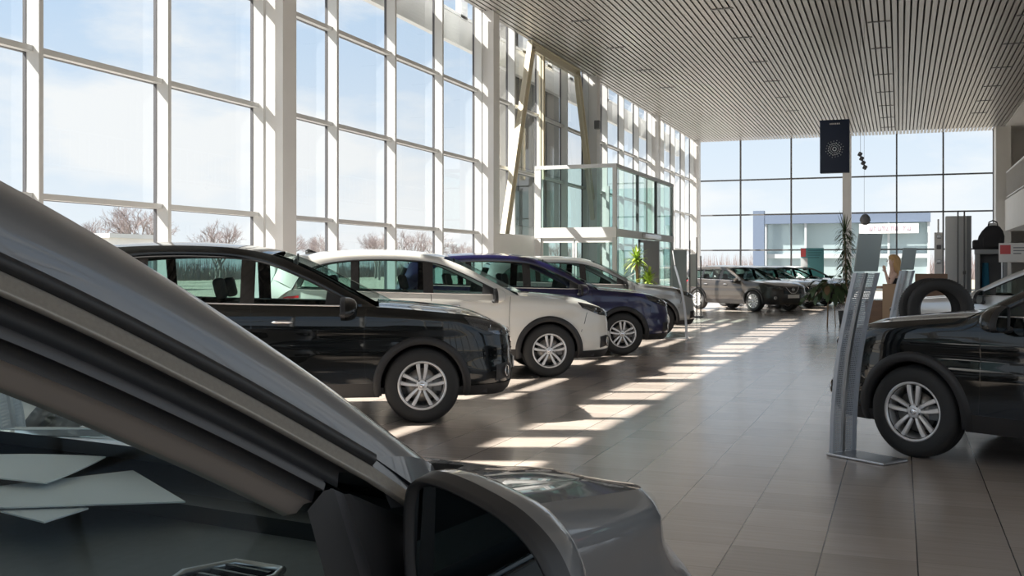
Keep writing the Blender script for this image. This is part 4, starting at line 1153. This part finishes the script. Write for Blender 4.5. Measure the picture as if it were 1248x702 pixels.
for sg in (-1, 1): MB().rbox(-.17, .07, .10 * sg - .042, .10 * sg + .042, 0, .075, M['cloth'], .03).build('shoe', pr)

# ------------------------------------------------------------ right-hand furniture
t = thing('storage_tower', 'tall pale white panel cabinet with two dark upright poles before the far glass', 'cabinet', (1.30, 27, 0))
MB().rbox(-.28, .18, 0, .45, 0, 2.68, M['ltgrey'], .01).build('body', t); MB().rbox(.18, .28, -.0, .45, 0, 2.68, M['midgrey'], .005).build('side_panel', t)
for x in (-.02, .12):
    q = MB(); q.tube([(x, -.10, 0), (x, -.10, 2.78)], .018, M['dkgrey'], 8); q.rbox(x - .03, x + .03, -.13, -.07, 1.30, 1.38, M['gasket'], .01) if x > 0 else None; q.build('pole', t)
t = thing('brochure_tower', 'narrow pale brochure tower with dark clips left of the white cabinet', 'brochure rack', (.88, 27.2, 0))
MB().rbox(-.11, .07, -.05, .05, 0, 2.30, M['white'], .01).build('body', t)
for z in (1.2, 1.55, 1.9, 2.15): MB().rbox(-.06, .04, -.08, -.05, z, z + .10, M['steel' if z != 1.9 else 'gasket'], .01).build('pocket', t)
MB().tube([(-.02, 0, 2.28), (-.02, 0, 2.62)], .02, M['white'], 8).build('post', t)
t = thing('storage_cabinet', 'grey open-fronted cabinet with a blue cloth inside and a backpack on top', 'cabinet', (1.93, 26, 0))
q = MB(); q.rbox(-.31, -.23, 0, .5, 0, 1.85, M['midgrey'], .01); q.build('side_panel', t); q = MB(); q.rbox(.25, .33, 0, .5, 0, 1.85, M['midgrey'], .01); q.build('side_panel', t)
MB().rbox(-.32, .34, -.01, .5, 1.76, 1.87, M['midgrey'], .01).build('top', t); MB().box(-.23, .25, .46, .5, .05, 1.76, M['dkgrey']).build('back_panel', t); MB().box(-.23, .25, .02, .46, .9, .94, M['midgrey']).build('shelf', t)
q = MB(); rows_ = []
for i in range(9):
    z = .98 + .62 * i / 8; rows_.append([(-.10 + .09 * math.sin(a) * (1 - .3 * i / 8), .25 + .05 * math.cos(a * 1.0) + .01 * math.sin(5 * a), z) for a in [2 * math.pi * k / 16 for k in range(16)]])
q.loft(rows_, M['bluecloth'], True, True); o = tag(q.build('rolled_cloth'), 'blue rolled cloth standing on the shelf of the grey open cabinet', 'cloth')
o.location = (1.93, 26, -.035)
t = thing('backpack', 'black backpack with a top handle resting on the grey cabinet', 'backpack', (1.93, 26.2, 1.87))
q = MB(); rings = []
for z, w, dpt, cx in ((.005, .22, .13, 0), (.02, .26, .15, 0), (.15, .285, .17, .0), (.30, .27, .165, .02), (.42, .22, .14, .04), (.52, .14, .09, .05), (.56, .06, .04, .05)):
    rings.append([(cx + w * abs(math.cos(a)) ** .7 * (1 if math.cos(a) > 0 else -1), dpt * abs(math.sin(a)) ** .7 * (1 if math.sin(a) > 0 else -1), z) for a in [2 * math.pi * k / 28 for k in range(28)]])
q.loft(rings, M['cloth'], True, True); q.build('body', t)
MB().rbox(-.17, .20, -.215, -.12, .04, .28, M['cloth'], .04).build('front_pocket', t)
MB().rbox(-.38, -.15, -.11, .09, .0, .22, M['cloth'], .05).build('side_pocket', t)
MB().tube([(-.05, 0, .52), (-.03, 0, .62), (.05, 0, .66), (.13, 0, .62), (.15, 0, .52)], .016, M['cloth'], 8).build('handle', t)
MB().box(-.03, .13, -.06, -.05, .535, .60, M['ltgrey']).build('tag', t)
t = board_thing('sign_board', 'white sign with a red square logo above the light silver car roof', 'sign', 1.94, 2.55, 24.2, 1.57, 1.97, M['signwhite'])
MB().box(-.28, -.08, -.026, -.02, 1.74, 1.93, M['redsign']).build('logo_square', t)
q = MB()
for k in range(3): q.box(-.03, .24 - .06 * k, -.026, -.02, 1.86 - .06 * k, 1.885 - .06 * k, M['midgrey'])
q.build('print_lines', t)

# ------------------------------------------------------------ outside
struct(MB().box(-300, 300, -120, 400, -.5, -.13, M['grass']).build('ground'))
g = MB().box(-26, -9.7, -60, 140, -.128, -.10, M['concrete']); struct(g.build('parking_apron'))
g = MB().box(-9.7, 60, 52.3, 72, -.128, -.10, M['concrete']); struct(g.build('forecourt'))
t = thing('glazed_building', 'pale glass-fronted neighbouring building with a white sign band beyond the end glass', 'building', (-3.6, 75, -.1))
MB().box(-5.3, 5.4, .6, 8, 0, 5.1, M['facade']).build('wall', t)
q = MB()
for x in (-5.3, -2.6, .1, 2.8, 5.3): q.box(x, x + .15, 0, .6, 0, 4.6, M['facade'])
q.box(-5.4, 5.5, -.1, .7, 4.6, 5.2, M['facadeblue']); q.box(-5.3, 5.4, .2, .6, 2.2, 2.5, M['facade']); q.build('frame', t)
for x0, x1 in ((-5.15, -2.6), (-2.45, .1), (.25, 2.8), (2.95, 5.3)):
    MB().box(x0, x1, .4, .45, .2, 2.2, M['facglass']).build('window', t); MB().box(x0, x1, .4, .45, 2.5, 4.6, M['facglass']).build('window', t)
sg_ = MB().box(1.0, 4.75, -.22, -.1, 3.85, 4.5, M['signwhite']).build('sign_band', t)
q = MB()
for k in range(9):
    x = 1.65 + .27 * k + (.25 if k > 6 else 0); q.box(x, x + .05, -.24, -.22, 4.05, 4.32, M['pinkprint']); q.box(x, x + .17, -.24, -.22, 4.27 if k % 2 else 4.05, 4.32 if k % 2 else 4.10, M['pinkprint'])
    if k % 3 != 1: q.box(x + .13, x + .18, -.24, -.22, 4.05, 4.32, M['pinkprint'])
q.build('sign_lettering', sg_)
tag(MB().box(-9.0, -8.3, 69.7, 70.3, -.12, 5.15, M['facadeblue']).build('gate_column'), 'blue-grey square column standing outside left of the neighbouring building', 'column')
t = thing('roadside_building', 'small white flat-roofed building outside behind the near pillar, left bays', 'building', (-53, 60, -.13))
MB().box(-3, 3, -3, 3, 0, 3.6, M['white']).build('wall', t); MB().box(-3.2, 3.2, -3.2, 3.2, 3.6, 3.9, M['ltgrey']).build('roof', t)
for x in (-1.6, .4): MB().box(x, x + 1.2, -3.03, -3, 1.0, 2.2, M['facglass']).build('window', t)
MB().box(3, 3.03, -1.5, 1.2, 1.0, 2.3, M['facglass']).build('window', t)
def bare_tree(seed):
    r = random.Random(seed); mb = MB(); tw = MB()
    def br(p, d, ln, rad_, dep):
        q = p + d * ln; mid_ = p + d * ln * .5 + Vector((r.uniform(-1, 1), r.uniform(-1, 1), 0)) * ln * .06
        (mb if dep < 4 else tw).tube([p, mid_, q], [rad_, rad_ * .85, rad_ * .7], M['bark'] if dep < 4 else M['brush'], 5 if dep < 2 else 3, caps=False)
        if dep >= 6: return
        for k in range(3 if dep > 0 else 4):
            a = r.uniform(0, 6.28); sp_ = r.uniform(.35, .8); u = d.orthogonal().normalized(); w = d.cross(u)
            nd = (d * math.cos(sp_) + (u * math.cos(a) + w * math.sin(a)) * math.sin(sp_) + Vector((0, 0, .15))).normalized()
            br(p.lerp(q, r.uniform(.6, 1)), nd, ln * r.uniform(.62, .82), rad_ * .6, dep + 1)
    br(Vector((0, 0, 0)), Vector((0, 0, 1)), 2.0, .14, 0)
    t = thing('bare_tree', '', 'tree'); mb.build('trunk', t); tw.build('twigs', t); return t
protos = [bare_tree(k) for k in (1, 2, 5)]; index_kids()
rt = random.Random(11); spots = []
for k in range(34): spots.append((-67 + (5.5 if k % 2 else -5.5) + rt.uniform(-1.5, 1.5), 34 + k * 5.6 + rt.uniform(-.5, .5)))
used = set()
for k, (x, y) in enumerate(spots):
    pk = protos[k % 3]
    o = pk if k < 3 else copy_tree(pk)
    o.location = (x, y, -.15); o.rotation_euler = (0, 0, rt.uniform(0, 6)); sc_ = rt.uniform(.9, 1.35); o.scale = (sc_,) * 3
    o['label'] = 'bare leafless tree in the tree line seen through the left glass wall'; o['group'] = 'bare trees beyond the left glass wall'
# undergrowth band, uncountable twigs
q = MB(); rt = random.Random(5)
for k in range(9000):
    x = -84 + rt.uniform(-5, 5); y = 30 + rt.random() * 210; h_ = rt.uniform(1.2, 3.4) * (.6 + .4 * math.sin(y * .13) ** 2)
    dx, dy = rt.uniform(-.5, .5), rt.uniform(-.5, .5); w = .05
    q.add([(x, y - w, -.1), (x, y + w, -.1), (x + dx, y + dy, h_), (x + .08, y, -.1)], [(0, 1, 2), (1, 3, 2), (3, 0, 2)], M['brush'])
for k in range(3500):
    x = rt.uniform(-48, 40); y = 150 + rt.uniform(-4, 4); h_ = rt.uniform(1.5, 3.8); w = .06
    q.add([(x - w, y, -.1), (x + w, y, -.1), (x + rt.uniform(-.6, .6), y, h_), (x, y + .1, -.1)], [(0, 1, 2), (1, 3, 2), (3, 0, 2)], M['brush'])
o = q.build('scrub'); o['kind'] = 'stuff'; o['label'] = 'bare greyish-pink scrub along the horizon outside the glass walls'; o['category'] = 'scrub'
